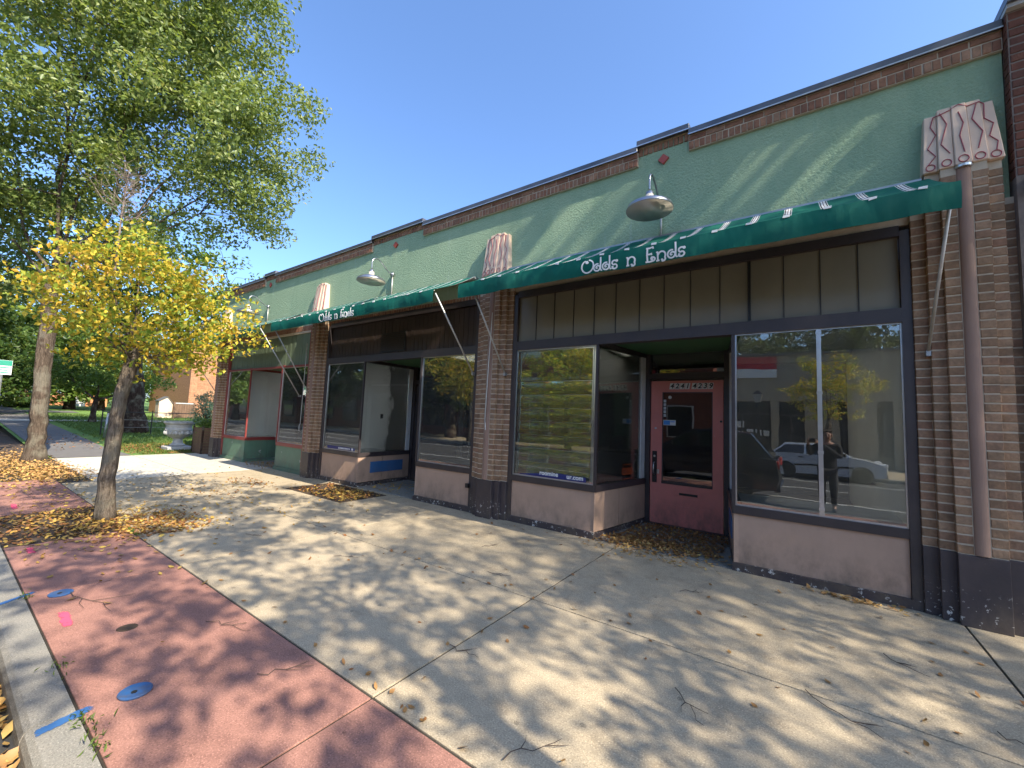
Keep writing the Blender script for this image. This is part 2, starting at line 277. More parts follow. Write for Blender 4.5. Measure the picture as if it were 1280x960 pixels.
# ------------------------------------------------------------ mesh helpers
class MB:
    def __init__(s): s.v = []; s.f = []
    def add(s, vs, fs):
        o = len(s.v); s.v += [tuple(v) for v in vs]; s.f += [tuple(i+o for i in f) for f in fs]; return s
    def box(s, x0, x1, y0, y1, z0, z1):
        vs = [(x, y, z) for z in (z0, z1) for y in (y0, y1) for x in (x0, x1)]
        return s.add(vs, [(0, 2, 3, 1), (4, 5, 7, 6), (0, 1, 5, 4), (2, 6, 7, 3), (0, 4, 6, 2), (1, 3, 7, 5)])
    def hexa(s, b, t):     # bottom and top loops of equal length
        n = len(b); fs = [tuple(range(n))[::-1], tuple(range(n, 2*n))]
        fs += [(i, (i+1) % n, n+(i+1) % n, n+i) for i in range(n)]
        return s.add(list(b)+list(t), fs)
    def prism_z(s, poly, z0, z1): return s.hexa([(x, y, z0) for x, y in poly], [(x, y, z1) for x, y in poly])
    def prism_y(s, poly, y0, y1): return s.hexa([(x, y1, z) for x, z in poly], [(x, y0, z) for x, z in poly])
    def prism_x(s, poly, x0, x1): return s.hexa([(x0, y, z) for y, z in poly], [(x1, y, z) for y, z in poly])
    def seg(s, p, q, z0, z1, th, off=0.0):     # upright slab along a ground segment; thickness goes to the far (left-hand) side
        d = Vector((q[0]-p[0], q[1]-p[1])); d.normalize(); n = Vector((-d.y, d.x))
        a = Vector(p)+n*off; b = Vector(q)+n*off; c = b+n*th; e = a+n*th
        return s.prism_z([tuple(a), tuple(b), tuple(c), tuple(e)], z0, z1)
    def tube(s, pts, r, n=8, cap=True):
        pts = [Vector(p) for p in pts]; k = len(pts); rs = r if isinstance(r, (list, tuple)) else [r]*k
        o = len(s.v); prev = None
        for i, p in enumerate(pts):
            d = (pts[min(i+1, k-1)]-pts[max(i-1, 0)]); d = d.normalized() if d.length > 1e-9 else Vector((0, 0, 1))
            if prev is None: prev = d.orthogonal().normalized()
            a = (prev-d*prev.dot(d)); a = a.normalized() if a.length > 1e-6 else d.orthogonal().normalized(); prev = a; b = d.cross(a)
            for j in range(n):
                t = 2*PI*j/n; s.v.append(tuple(p+(a*math.cos(t)+b*math.sin(t))*rs[i]))
        for i in range(k-1):
            for j in range(n): s.f.append((o+i*n+j, o+i*n+(j+1) % n, o+(i+1)*n+(j+1) % n, o+(i+1)*n+j))
        if cap: s.f.append(tuple(o+j for j in range(n))[::-1]); s.f.append(tuple(o+(k-1)*n+j for j in range(n)))
        return s
    def lathe(s, prof, c=(0, 0, 0), n=24, sx=1.0, sy=1.0, closed=False):
        o = len(s.v); k = len(prof)
        for r, z in prof:
            for j in range(n): t = 2*PI*j/n; s.v.append((c[0]+r*sx*math.cos(t), c[1]+r*sy*math.sin(t), c[2]+z))
        for i in range(k-1):
            for j in range(n): s.f.append((o+i*n+j, o+i*n+(j+1) % n, o+(i+1)*n+(j+1) % n, o+(i+1)*n+j))
        s.f.append(tuple(o+j for j in range(n))[::-1]); s.f.append(tuple(o+(k-1)*n+j for j in range(n)))
        return s
    def sphere(s, c, r, n=12, sc=(1, 1, 1)):
        prof = [(max(1e-3, math.sin(PI*i/8))*r, -math.cos(PI*i/8)*r*sc[2]) for i in range(9)]
        return s.lathe(prof, c, n, sc[0], sc[1])
    def mesh(s, name, m=None, smooth=False):
        me = bpy.data.meshes.new(name); me.from_pydata(s.v, [], s.f)
        if m: me.materials.append(m)
        if smooth: me.polygons.foreach_set('use_smooth', [True]*len(me.polygons))
        me.update(); return me
    def build(s, name, m, parent=None, smooth=False, kind=None, bevel=0.0):
        me = s.mesh(name, m, smooth)
        if bevel:
            bm = bmesh.new(); bm.from_mesh(me)
            bmesh.ops.bevel(bm, geom=bm.edges[:], offset=bevel, segments=1, affect='EDGES', clamp_overlap=True)
            bm.to_mesh(me); bm.free()
        return link(name, me, parent, kind)
def wloc(o):
    v = Vector((0, 0, 0))
    while o is not None: v = v+o.location; o = o.parent
    return v
def link(name, me, parent=None, kind=None, loc=None):
    o = bpy.data.objects.new(name, me); COL.objects.link(o)
    if parent is not None:
        o.parent = parent; o.location = (Vector(loc) if loc is not None else Vector((0, 0, 0)))-wloc(parent)
    elif loc is not None: o.location = loc
    if kind: o['kind'] = kind
    return o
def thing(name, label, cat, loc=(0, 0, 0), group=None):
    o = bpy.data.objects.new(name, None); COL.objects.link(o); o.location = loc; o.empty_display_size = 0.1
    return tag(o, label, cat, group)
def tag(o, label, cat, group=None):
    o['label'] = label; o['category'] = cat
    if group: o['group'] = group
    return o
def dup(root, loc, label=None, rotz=None):
    r = root.copy(); COL.objects.link(r); r.location = loc
    if rotz is not None: r.rotation_euler = (0, 0, rotz)
    if label: r['label'] = label
    for ch in list(root.children):
        c = ch.copy(); COL.objects.link(c); c.parent = r
        for g in list(ch.children):
            d = g.copy(); COL.objects.link(d); d.parent = c
    return r
def text_mesh(name, txt, size, m, shear=0.0, depth=0.002, bold=0.0):
    cu = bpy.data.curves.new(name, 'FONT'); cu.body = txt; cu.size = size; cu.align_x = 'CENTER'; cu.align_y = 'CENTER'; cu.shear = shear; cu.extrude = depth; cu.offset = bold
    o = bpy.data.objects.new(name, cu); COL.objects.link(o)
    me = bpy.data.meshes.new_from_object(o.evaluated_get(bpy.context.evaluated_depsgraph_get()))
    bpy.data.objects.remove(o); me.name = name; me.materials.clear(); me.materials.append(m); return me
def text_at(name, txt, size, m, loc, parent, normal_y=-1, rz=0.0, xs=1.0, **kw):
    me = text_mesh(name, txt, size, m, **kw); me.transform(Matrix.Diagonal((xs, 1, 1, 1)))
    me.transform(Matrix.Rotation(rz, 4, 'Z') @ Matrix.Rotation(PI/2, 4, 'X')); return link(name, me, parent, None, loc)
# ------------------------------------------------------------ ground, street, pavement
def sheet(name, x0, x1, y0, y1, z, m, parent=None, kind='structure', th=0.05, nx=1):
    return MB().box(x0, x1, y0, y1, z-th, z).build(name, m, parent, kind=kind)
def struct(name, loc=(0, 0, 0)):
    o = bpy.data.objects.new(name, None); COL.objects.link(o); o.location = loc; o['kind'] = 'structure'; return o
MB().add([(-900, -900, -.22), (900, -900, -.22), (900, 900, -.22), (-900, 900, -.22)], [(0, 1, 2, 3)]).build('ground', M['earth'], None, kind='structure')
road = struct('road')
sheet('road_surface', -160, 120, -14.0, -4.97, -0.13, M['asphalt'], road, None)
for y in (-7.30, -11.9): sheet('lane_line', -150, 110, y-.05, y+.05, -0.124, M['road_paint'], road, None, 0.006)
for i in range(40): sheet('centre_dash', -110+i*6, -107+i*6, -9.68, -9.58, -0.124, M['road_paint'], road, None, 0.006)
def kerb_run(name, y0, y1, xs, flip):
    k = struct(name)
    for a, b in zip(xs[:-1], xs[1:]):
        d = y1-y0
        pr = [(0, -.2), (0, -.055), (.012, -.022), (.035, -.004), (.06, 0), (d, 0), (d, -.2)]
        pl = [((y0+u) if not flip else (y1-u), z) for u, z in pr]
        MB().prism_x(pl, a+.005, b-.005).build('kerb_stone', M['kerb'], k)
    return k
kerb = kerb_run('kerb', -4.99, -4.806, [-150, -60, -40, -30, -24, -18, -15, -12.05, -9.0, -6.2, -3.1, 0.0, 3.05, 8, 20, 110], False)
kerb_run('far_kerb', -14.24, -14.0, [-150, -40, -20, -10, 0, 10, 20, 110], True)
far_walk = sheet('far_sidewalk', -160, 110, -18.6, -14.245, 0.0, M['concrete'])
walk = struct('sidewalk')
MB().box(-16.6, 14, -4.8, 0.30, -.10, -.009).build('joint_bed', M['joint'], walk)
def slab(x0, x1, y0, y1, m, dz=0.0, g=0.008):
    b = MB(); c = .002; z = dz
    lo = [(x0+g, y0+g, -.06), (x1-g, y0+g, -.06), (x1-g, y1-g, -.06), (x0+g, y1-g, -.06)]
    md = [(x, y, z-c) for x, y, _ in lo]
    tp = [(x0+g+c, y0+g+c, z), (x1-g-c, y0+g+c, z), (x1-g-c, y1-g-c, z), (x0+g+c, y1-g-c, z)]
    b.add(lo+md+tp, [(3, 2, 1, 0)]+[(i, (i+1) % 4, 4+(i+1) % 4, 4+i) for i in range(4)]+[(4+i, 4+(i+1) % 4, 8+(i+1) % 4, 8+i) for i in range(4)]+[(8, 9, 10, 11)])
    return b.build('slab', m, walk)
xj = [-11.6, -8.2, -5.1, -2.0, 1.10, 4.2, 7.3, 14]
for a, b in zip(xj[:-1], xj[1:]):
    for y0, y1 in ((-3.80, -2.13), (-2.13, 0.02)):
        if a == -8.2 and y0 < -3: slab(a, b, y0, y1, M['concrete'])
        elif a == -11.6 and y0 < -3: slab(a, b, y0, y1, M['concrete'])
        else: slab(a, b, y0, y1, M['concrete'], random.uniform(-.003, .002))
for a, b in ((-16.55, -14.1), (-14.1, -11.6)):
    slab(a, b, -3.35, -1.7, M['concrete_new']); slab(a, b, -1.7, 0.02, M['concrete_new'])
xr = [-12.3, -8.85, -6.95, -5.1, -2.0, 1.10, 4.2, 7.3, 14]
for a, b in zip(xr[:-1], xr[1:]):
    if a == -8.85: continue
    slab(a, b, -4.80, -3.80, M['red_band'])
# recess thresholds inside the three doorways
for x0, x1 in ((-2.40, -.62), (-7.90, -5.90), (-13.4, -11.3)): MB().box(x0, x1, .03, 1.55, -.05, .004).build('doorway_floor', M['kerb'], walk)
pit = sheet('tree_pit_soil', -8.84, -6.96, -4.79, -3.81, -0.004, M['soil'])
sheet('verge_soil', -60, -12.31, -4.80, -3.36, -0.010, M['soil'])
bed = sheet('sunken_grate_bed', -8.55, -6.62, -1.10, -.12, 0.006, M['soil'], None, 'structure', 0.008)
# path and lawn beyond the shop; the lot rises gently away from the building
def rise(x): return 0.0 if x > -20 else (-20-x)*0.03 if x > -40 else .6+(-40-x)*.02
def strip(name, xs, y0, y1, dz, m, ys=None):
    b = MB(); ys = ys or [y0, y1]; vs = []
    for x in xs:
        for y in ys: vs.append((x, y, rise(x)+dz))
    n = len(ys); fs = []
    for i in range(len(xs)-1):
        for j in range(n-1): fs.append((i*n+j, (i+1)*n+j, (i+1)*n+j+1, i*n+j+1)[::-1])
    o = b.add(vs, fs).build(name, m, None, kind='structure'); 
    return o
strip('lawn', [-16.62, -20, -30, -40, -60, -90, -160], -60, 120, -.015, M['lawn'], [-3.4, 0, 10, 60])
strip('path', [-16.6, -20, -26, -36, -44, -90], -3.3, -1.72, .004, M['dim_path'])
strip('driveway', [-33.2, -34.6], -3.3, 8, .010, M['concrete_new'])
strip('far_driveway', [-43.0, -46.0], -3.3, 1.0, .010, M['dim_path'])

# painted utility marks, on the kerb and the red band
def spray(name, pts, w, m, parent, z=0.004, dome=None):
    pts = [Vector((x, y, 0)) for x, y in pts]; vs = []; ed = []
    for i, p in enumerate(pts):
        d = (pts[min(i+1, len(pts)-1)]-pts[max(i-1, 0)]).normalized(); nn = Vector((-d.y, d.x, 0))
        for j in range(7):
            t = -1+2*j/6; q = p+nn*t*w; zz = dome(q.y) if dome else 0.0
            vs.append((q.x, q.y, zz+z)); e = 1-abs(t); ed.append(min(e*1.6, 1)*min(1, 4*min(i, len(pts)-1-i)/(len(pts)-1)+.15))
    fs = [(i*7+j, i*7+j+1, (i+1)*7+j+1, (i+1)*7+j) for i in range(len(pts)-1) for j in range(6)]
    o = MB().add(vs, fs).build(name, m, parent); a = o.data.attributes.new('edge', 'FLOAT', 'POINT'); a.data.foreach_set('value', ed); return o
def kz(y): return 0.0 if y > -4.93 else -((-4.93-y)/.06)**2*.05
def line(p, q, n=12): return [(p[0]+(q[0]-p[0])*i/n, p[1]+(q[1]-p[1])*i/n) for i in range(n+1)]
marks = struct('utility_marking')
spray('blue_mark', line((-3.06, -4.73), (-3.01, -4.985), 16), .05, M['blue_spray'], marks, .004, kz)
spray('blue_mark', line((-5.23, -4.72), (-5.05, -4.985), 16), .035, M['blue_spray'], marks, .004, kz)
for p, q in (((-4.62, -4.66), (-4.22, -4.68)), ((-6.85, -4.63), (-6.48, -4.63)), ((-9.8, -4.52), (-9.2, -4.54))): spray('pink_mark', line(p, q), .05, M['pink_spray'], marks)
def cap(name, x, y, r, label):
    t = thing(name, label, 'utility cap', (x, y, 0))
    MB().lathe([(r*.97, 0.001), (r, .006), (r, .010), (r*.93, .014), (r*.2, .016), (.001, .016)], (x, y, 0), 28).build('lid', M['blue_cap'], t)
    MB().lathe([(.014, .0), (.014, .019), (.008, .021)], (x+.02, y-.01, 0), 8).build('bolt', M['black'], t)
cap('valve_cap', -3.04, -4.585, .075, 'blue painted round valve cap on the red band, the nearer and larger looking')
cap('valve_cap', -5.02, -4.62, .075, 'blue painted round valve cap beyond the pink streak, the farther one')
MB().lathe([(.001, .0), (.045, .001), (.060, -.004)], (-3.95, -4.43, .004), 14).build('drain_hole_stain', M['soil'], walk)

# ------------------------------------------------------------ the shop building
shop = thing('shop_building', 'long single storey brick and green stucco shop building with three shopfronts', 'shop building', (-7, 0, 0))
def brick_mesh(w, d, h, m, ch=.004):   # front faces -Y, origin at centre of the front face's bottom
    x = w/2; b = MB()
    fr = [(-x+ch, 0, ch), (x-ch, 0, ch), (x-ch, 0, h-ch), (-x+ch, 0, h-ch)]
    md = [(-x, ch, 0), (x, ch, 0), (x, ch, h), (-x, ch, h)]
    bk = [(-x, d, 0), (x, d, 0), (x, d, h), (-x, d, h)]
    b.add(fr+md+bk, [(0, 1, 2, 3)]+[(4+i, 4+(i+1) % 4, (i+1) % 4, i) for i in range(4)]+[(8+i, 8+(i+1) % 4, 4+(i+1) % 4, 4+i) for i in range(4)])
    return b
def brick_joined(b, cx, yf, z, w, d, h):
    mb = brick_mesh(w, d, h, None); b.add([(vx+cx+0, vy+yf, vz+z) for vx, vy, vz in mb.v], mb.f)
BAYS = None
# upper stucco wall, stepping up at the three raised parapet sections
R = [(-12.80, -12.16), (-7.75, -6.12), (-1.82, -1.16)]
X0, X1 = -15.62, 1.535
poly = [(X0, 3.735), (X1, 3.735), (X1, 5.24)]
for a, b in R[::-1]: poly += [(b, 5.24), (b, 5.38), (a, 5.38), (a, 5.24)]
poly += [(X0, 5.24)]
wall = MB(); 
segs = [X0, -12.80, -12.16, -7.75, -6.12, -1.82, -1.16, X1]
for i, (a, b) in enumerate(zip(segs[:-1], segs[1:])): wall.box(a, b, 0, .30, 3.735, 5.38 if i % 2 else 5.24)
wall.build('stucco_wall', M['stucco'], shop)
par = MB(); cop = MB(); fl = MB(); bricks_ind = []; bj = MB()
rowlock = brick_mesh(.056, .09, .100, None).mesh('brick', M['brick_red']); stretch = brick_mesh(.198, .09, .062, None).mesh('brick', M['brick_red'])
parapet = None
for i, (a, b) in enumerate(zip(segs[:-1], segs[1:])):
    up = i % 2 == 1; zt = 5.485 if up else 5.41
    if up: par.box(a, b, -.006, .30, 5.382, zt-.075)
    else: par.box(a, b, -.034, .30, 5.135, zt-.075)
    cop.box(a-.012*up, b+.012*up, -.075, .33, zt-.075, zt)
    fl.box(a-.012*up, b+.012*up, -.078, -.068, zt-.085, zt-.072)
parapet = par.build('parapet', M['mortar'], shop)
cop.build('coping', M['coping'], shop, bevel=.006); fl.build('drip_edge', M['flashing'], shop)
for i, (a, b) in enumerate(zip(segs[:-1], segs[1:])):
    up = i % 2 == 1
    rows = [(5.285, .066, 'r')] if up else [(5.142, .066, 'r'), (5.257, .210, 's')]
    for z, pitch, kind in rows:
        n = max(1, round((b-a)/pitch)); pw = (b-a)/n
        for k in range(n):
            cx = a+pw*(k+.5)+random.uniform(-.003, .003); yf = (-.012 if up else -.042)+random.uniform(-.003, .003)
            if i == 6: link('brick', rowlock if kind == 'r' else stretch, parapet, None, (cx, yf, z))
            else: brick_joined(bj, cx, yf, z, pw-.011, .09, .100 if kind == 'r' else .062)
bj.build('parapet_bricks', M['brick_red'], shop, kind='stuff')
dia = MB()
for cx in (-1.48, -6.97, -12.5):
    dia.prism_y([(cx, 5.135-.07), (cx+.07, 5.135), (cx, 5.135+.07), (cx-.07, 5.135)], -.03, .01)
for k, cx in enumerate((-1.48, -6.97, -12.5)):
    MB().prism_y([(cx, 5.065), (cx+.07, 5.135), (cx, 5.205), (cx-.07, 5.135)], -.03, .01).build('diamond_tile', M['tile_red'], shop)
# building mass behind: side walls, roof, back
mass = MB(); mass.box(-15.60, -15.30, .30, 9, 0, 5.2).box(1.2, 1.50, .30, 9, 0, 5.2).box(-15.6, 1.5, 9, 9.3, 0, 5.2)
mass.build('rear_wall', M['mortar_dark'], shop); rf = MB().box(-15.5, 1.4, .3, 2.3, 4.6, 4.75).box(-15.5, 1.4, 4.9, 9, 4.6, 4.75)
for a, b in ((-15.5, -14.07), (-10.79, -8.47), (-5.35, -2.3), (-.4, 1.4)): rf.box(a, b, 2.3, 4.9, 4.6, 4.75)  # gaps between these are added openings that let sun onto the ceiling panels
rf.build('roof', M['roofing'], shop)

# pilasters: stepped brick strips either side of a half-round drain pipe
PIERS = [(1.225, .35, True, 4.07), (-4.19, .36, False, 3.97), (-9.63, .36, False, 3.97), (-15.23, .36, False, 3.97)]
ZB = .592; PITCH_B = .081; BH = .067
for pi_, (cx, hw, ind, ztop) in enumerate(PIERS):
    sc = hw/.35; e = [-.35, -.25, -.15, -.055, .055, .15, .25, .35]; e = [cx+t*sc for t in e]
    yf = [-.045, -.10, -.152, None, -.152, -.10, -.045]
    body = MB()
    body.box(e[0]+.003, e[7]-.003, -.039, .30, 0.594, 3.73).box(e[1]+.003, e[6]-.003, -.094, -.02, 0.594, ztop).box(e[2]+.003, e[5]-.003, -.146, -.05, 0.594, ztop)
    pil = body.build('pilaster', M['mortar'], shop)
    pl = MB(); pl.box(e[0], e[7], -.050, .25, 0, .592).box(e[1], e[6], -.106, -.02, 0, .592).box(e[2], e[5], -.160, -.05, 0, .592)
    pl.build('plinth', M['plinth'], pil, bevel=.004)
    bw = .1*sc-.001; bm_ = brick_mesh(bw, .075, BH, None).mesh('brick', M['brick']); bj = MB()
    for s in (0, 1, 2, 4, 5, 6):
        zt = 3.72 if s in (0, 6) else ztop
        n = int((zt-ZB)/PITCH_B)
        for k in range(n):
            z = ZB+.012+k*PITCH_B; w_ = e[s+1]-e[s]; mx = (e[s]+e[s+1])/2+random.uniform(-.002, .002); y = yf[s]+random.uniform(-.0025, .0025)
            if ind: link('brick', bm_, pil, None, (mx, y, z+random.uniform(-.001, .001)))
            else: brick_joined(bj, mx, y, z, w_-.001, .075, BH)
    if not ind: bj.build('bricks', M['brick'], pil, kind='stuff')
    pr = [(cx+math.cos(t)*.048*sc, -.143-math.sin(t)*.030) for t in [PI*i/10 for i in range(11)]]
    dz0, dz1 = .60, ztop-.02
    MB().prism_z(pr[::-1], dz0, dz1).build('drain_pipe', M['drain'], pil, smooth=False)
    MB().lathe([(.001, 0), (.055*sc, 0), (.058*sc, .02), (.001, .03)], (cx, -.150, ztop-.03), 16).build('pipe_cap', M['chrome'], pil)
    # folded capital with red zigzags
    B = [-.262, -.16, -.055, .055, .16, .262]; T = [-.228, -.140, -.048, .048, .140, .222]
    yb = [-.138, -.165, -.182, -.165, -.138]; yt = [-.068, -.080, -.088, -.080, -.068]; zt = [4.66, 4.70, 4.705, 4.70, 4.66]
    capm = MB(); fr = []
    for s in range(5):
        b0, b1, t0, t1 = cx+B[s]*sc, cx+B[s+1]*sc, cx+T[s]*sc, cx+T[s+1]*sc
        zb = ztop+(.0 if s in (0, 4) else .0)
        lo = [(b0, yb[s], zb), (b1, yb[s], zb), (b1, .02, zb), (b0, .02, zb)]; hi = [(t0, yt[s], zt[s]), (t1, yt[s], zt[s]), (t1, .02, zt[s]), (t0, .02, zt[s])]
        capm.hexa(lo, hi); fr.append((Vector(lo[0]), Vector(lo[1]), Vector(hi[1]), Vector(hi[0])))
    cp = capm.build('capital', M['cap_pink'], shop, bevel=.006)
    if pi_ < 3:
        zz = [[(.72, .97), (.5, .80), (.9, .64), (.3, .42), (.85, .26), (.35, .13)], [(.2, .93), (.65, .72), (.2, .40), (.75, .22)], [(.45, .86), (.7, .66), (.4, .46), (.6, .18)], [(.7, .93), (.3, .70), (.85, .46), (.45, .2)], [(.3, .97), (.15, .72), (.7, .60), (.3, .40), (.75, .28), (.55, .13)]]
        lm = MB()
        def at(s, u, v):
            a, b, c, d = fr[s]; p = (a.lerp(b, u)).lerp(d.lerp(c, u), v); return p+Vector((0, -.004, 0))
        for s in range(5):
            if pi_ == 0 or s in (0, 2, 4) or pi_ == 1:
                lm.tube([at(s, u, v) for u, v in zz[s]], .0042, 5)
                lm.tube([at(s, .5+.3*math.cos(t), .075+.055*math.sin(t)) for t in [2*PI*i/14 for i in range(15)]], .0042, 5)
        pts = [at(0, .72, .97), at(1, .1, .90), at(1, .9, .94), at(2, .5, .985), at(3, .1, .93), at(3, .9, .95), at(4, .3, .97)]
        lm.tube(pts, .0042, 4)
        lm.build('zigzag_line', M['cap_red'], cp)
# soldier course of bricks over the two farther openings
sj = MB(); lint = MB()
for a, b in ((-9.27, -4.55), (-14.87, -9.99)):
    lint.box(a, b, .0, .30, 3.55, 3.734)
    n = int((b-a)/.075)
    for k in range(n): brick_joined(sj, a+(k+.5)*(b-a)/n, -.008, 3.60, .062, .05, .125)
lint.box(-3.83, .875, .01, .30, 3.66, 3.734)
lint.build('lintel', M['mortar'], shop); sj.build('lintel_bricks', M['brick_red'], shop, kind='stuff')

# ------------------------------------------------------------ shopfronts
def shopfront(x0, x1, xl, xr, dl, dr, fm, riser, board, tag_):
    D = 1.45; zs, zg0, zg1 = .625, .715, 2.685
    fr = MB()
    fr.box(x0, x0+.075, -.02, .10, 0, 3.60).box(x1-.075, x1, -.02, .10, 0, 3.60)
    zb_ = 2.73 if tag_ == 'green' else 2.825
    fr.box(x0+.075, x1-.075, -.018, .12, zg1, zb_)
    if tag_ != 'green': fr.box(x0+.075, x1-.075, -.016, .12, 3.55, 3.655)
    for p, q in (((x0+.075, 0), (xl, 0)), ((xl, 0), (dl, D)), ((dr, D), (xr, 0)), ((xr, 0), (x1-.075, 0))):
        fr.seg(p, q, zs, zg0, .11, -.015)
    fr.seg((xl, 0), (dl, D), zg1, 2.75, .08, 0).seg((dr, D), (xr, 0), zg1, 2.75, .08, 0)
    F = fr.build('shopfront_frame', fm, shop)
    for x in (xl, xr): MB().box(x-.018, x+.018, -.012, .025, zg0, zg1).build('corner_post', M['dark_frame'] if fm is not M['maroon'] else M['maroon'], F)
    for p, q in (((x0+.075, 0), (xl-.018, 0)), ((xr+.018, 0), (x1-.075, 0))):
        a, b = p[0], q[0]; tr = MB()
        tr.box(a, b, .010, .030, zg0, zg0+.018).box(a, b, .010, .030, zg1-.014, zg1).box(a, a+.014, .010, .03, zg0+.018, zg1-.014).box(b-.014, b, .010, .03, zg0+.018, zg1-.014)
        tr.build('glazing_trim', M['chrome'], F)
    # panes
    MB().box(x0+.089, xl-.032, .016, .022, zg0+.018, zg1-.014).build('window_pane', M['glass_low'] if tag_ == 'shop' else M['glass'], F)
    MB().box(xr+.032, x1-.089, .016, .022, zg0+.018, zg1-.014).build('window_pane', M['glass'], F)
    def inset(p, q, a, b):
        d = Vector((q[0]-p[0], q[1]-p[1])); L = d.length; d.normalize(); return tuple(Vector(p)+d*a), tuple(Vector(q)-d*b)
    p, q = inset((xl, 0), (dl, D), .04, .12); MB().seg(p, q, zg0, zg1, .006, .03).build('window_pane', M['glass_ret'], F)
    p, q = inset((dr, D), (xr, 0), .12, .04); MB().seg(p, q, zg0, zg1, .006, .03).build('window_pane', M['glass_ret'], F)
    p, q = inset((xl, 0), (dl, D), D-.115, .0); MB().seg(p, q, zg0, zg1, .05, .012).build('pane_jamb', M['white_paint'], F); p, q = inset((dr, D), (xr, 0), .0, D-.115); MB().seg(p, q, zg0, zg1, .05, .012).build('pane_jamb', M['white_paint'], F)
    # risers, in pieces with narrow seams
    def rise_(p, q, nm='stall_riser'):
        return MB().seg(p, q, .085, zs, .05, .0).build(nm, riser, shop)
    def pieces(a, b, n):
        for i in range(n): rise_((a+(b-a)*i/n+.003, .008), (a+(b-a)*(i+1)/n-.003, .008))
    pieces(x0+.07, xl, 1); pieces(xr, x1-.075, 1)
    for p, q, side in (((xl, 0), (dl, D), 0), ((dr, D), (xr, 0), 1)):
        m_ = tuple(Vector(p).lerp(Vector(q), .45)); 
        rise_(p, tuple(Vector(p).lerp(Vector(q), .447))); rise_(tuple(Vector(p).lerp(Vector(q), .453)), q)
        if tag_ != 'green' and not (tag_ == 'shop' and side == 0):
            a, b = Vector(p).lerp(Vector(q), .22 if side == 0 else .3), Vector(p).lerp(Vector(q), .86 if side == 0 else .8)
            MB().seg(tuple(a), tuple(b), .27, .51, .02, -.012).build('painted_panel', M['blue_panel'], shop)
    bmat = M['plinth'] if tag_ != 'green' else riser
    for mb in (MB().box(x0, xl+.012, -.025, .06, 0, .088), MB().box(xr-.012, x1, -.025, .06, 0, .088), MB().seg((xl, .062), (dl, D), 0, .07, .06, -.012), MB().seg((dr, D), (xr, .062), 0, .07, .06, -.012)): mb.build('base_board', bmat, shop)
    # soffit over the recess, display ledges behind the glass, door wall
    MB().prism_z([(xl-.02, .12), (xr+.02, .12), (dr+.05, D+.2), (dl-.05, D+.2)], 2.755, 2.80).build('soffit', M['soffit'], shop)
    MB().prism_z([(x0-.02, .10), (xl-.05, .10), (dl-.07, D), (x0-.02, D)], .60, .66).build('display_ledge', M['ledge'], shop); MB().prism_z([(xr+.05, .10), (x1+.02, .10), (x1+.02, D), (dr+.07, D)], .60, .66).build('display_ledge', M['ledge'], shop)
    # transom boards
    if board == 'panels':
        xs = [x0+.075, -3.425, -3.102, -2.771, -2.443, -2.119, -1.786, -1.464, -1.141, -.805, -.495, -.158, .171, .485, x1-.075]
        for a, b in zip(xs[:-1], xs[1:]): MB().box(a+.004, b-.004, .030+random.uniform(0, .004), .05, 2.825, 3.55).build('transom_panel', M['transom_bd'], F)
        sb = MB()
        for a in xs[1:-1]: sb.box(a-.004, a+.004, .022, .055, 2.825, 3.55)
        sb.box(-.510, -.503, .016, .06, 2.825, 3.55).box(-.487, -.480, .016, .06, 2.825, 3.55); sb.build('transom_seam', M['black'], F)
    else:
        bb = MB(); n = int((x1-x0-.15)/.115); w = (x1-x0-.15)/n
        for i in range(n): bb.box(x0+.075+i*w+.004, x0+.075+(i+1)*w-.004, .036+random.uniform(0, .004), .06, zb_, 3.62)
        bb.build('transom_boards', board, F, kind='stuff'); MB().box(x0+.07, x1-.07, .055, .075, 2.82, 3.56).build('transom_backing', M['black'], F)
    # interior
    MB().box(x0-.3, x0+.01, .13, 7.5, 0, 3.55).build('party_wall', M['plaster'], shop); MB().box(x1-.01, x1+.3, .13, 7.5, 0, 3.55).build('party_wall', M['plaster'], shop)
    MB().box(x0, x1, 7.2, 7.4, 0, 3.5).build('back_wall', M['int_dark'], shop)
    MB().box(x0, x1, 1.62, 7.3, -.02, .012).build('interior_floor', M['int_floor'], shop)
    if True:       # ceiling with an added translucent panel that brightens the room
        k0, k1 = (x0+.8, x1-.8) if tag_ != 'shop' else (-3.7, -2.1)
        MB().box(x0, x1, .125, 2.3, 3.3, 3.36).box(x0, x1, 4.9, 7.3, 3.3, 3.36).box(x0, k0, 2.3, 4.9, 3.3, 3.36).box(k1, x1, 2.3, 4.9, 3.3, 3.36).build('interior_ceiling', M['plaster'], shop)
        MB().box(k0, k1, 2.3, 4.9, 3.32, 3.33).build('added_light_panel', M['frosted'], shop)
    dw = MB(); dw.box(dl-.10, dl+.06, D+.02, D+.16, 0, 2.75).box(dr-.06, dr+.10, D+.02, D+.16, 0, 2.75).box(dl+.06, dr-.06, D+.02, D+.14, 2.33, 2.43)
    dw.box(dl+.06, dr-.06, D-.01, D+.18, 0.0, .02)
    dw.build('door_frame', M['dark_frame'] if tag_ != 'green' else M['maroon'], shop)
    MB().box(dl+.06, dr-.06, D+.07, D+.08, 2.43, 2.75).build('transom_light', M['glass_dark'], shop)
    return F
F1 = shopfront(-3.83, .873, -2.362, -.66, -2.12, -.905, M['dark_frame'], M['pink'], 'panels', 'shop')
F2 = shopfront(-9.27, -4.548, -7.77, -5.97, -7.84, -6.2, M['dark_frame'], M['pink'], M['brown_bd'], 'pink')
F3 = shopfront(-14.87, -9.992, -13.27, -11.40, -13.34, -11.65, M['maroon'], M['green_riser'], M['green_bd'], 'green')
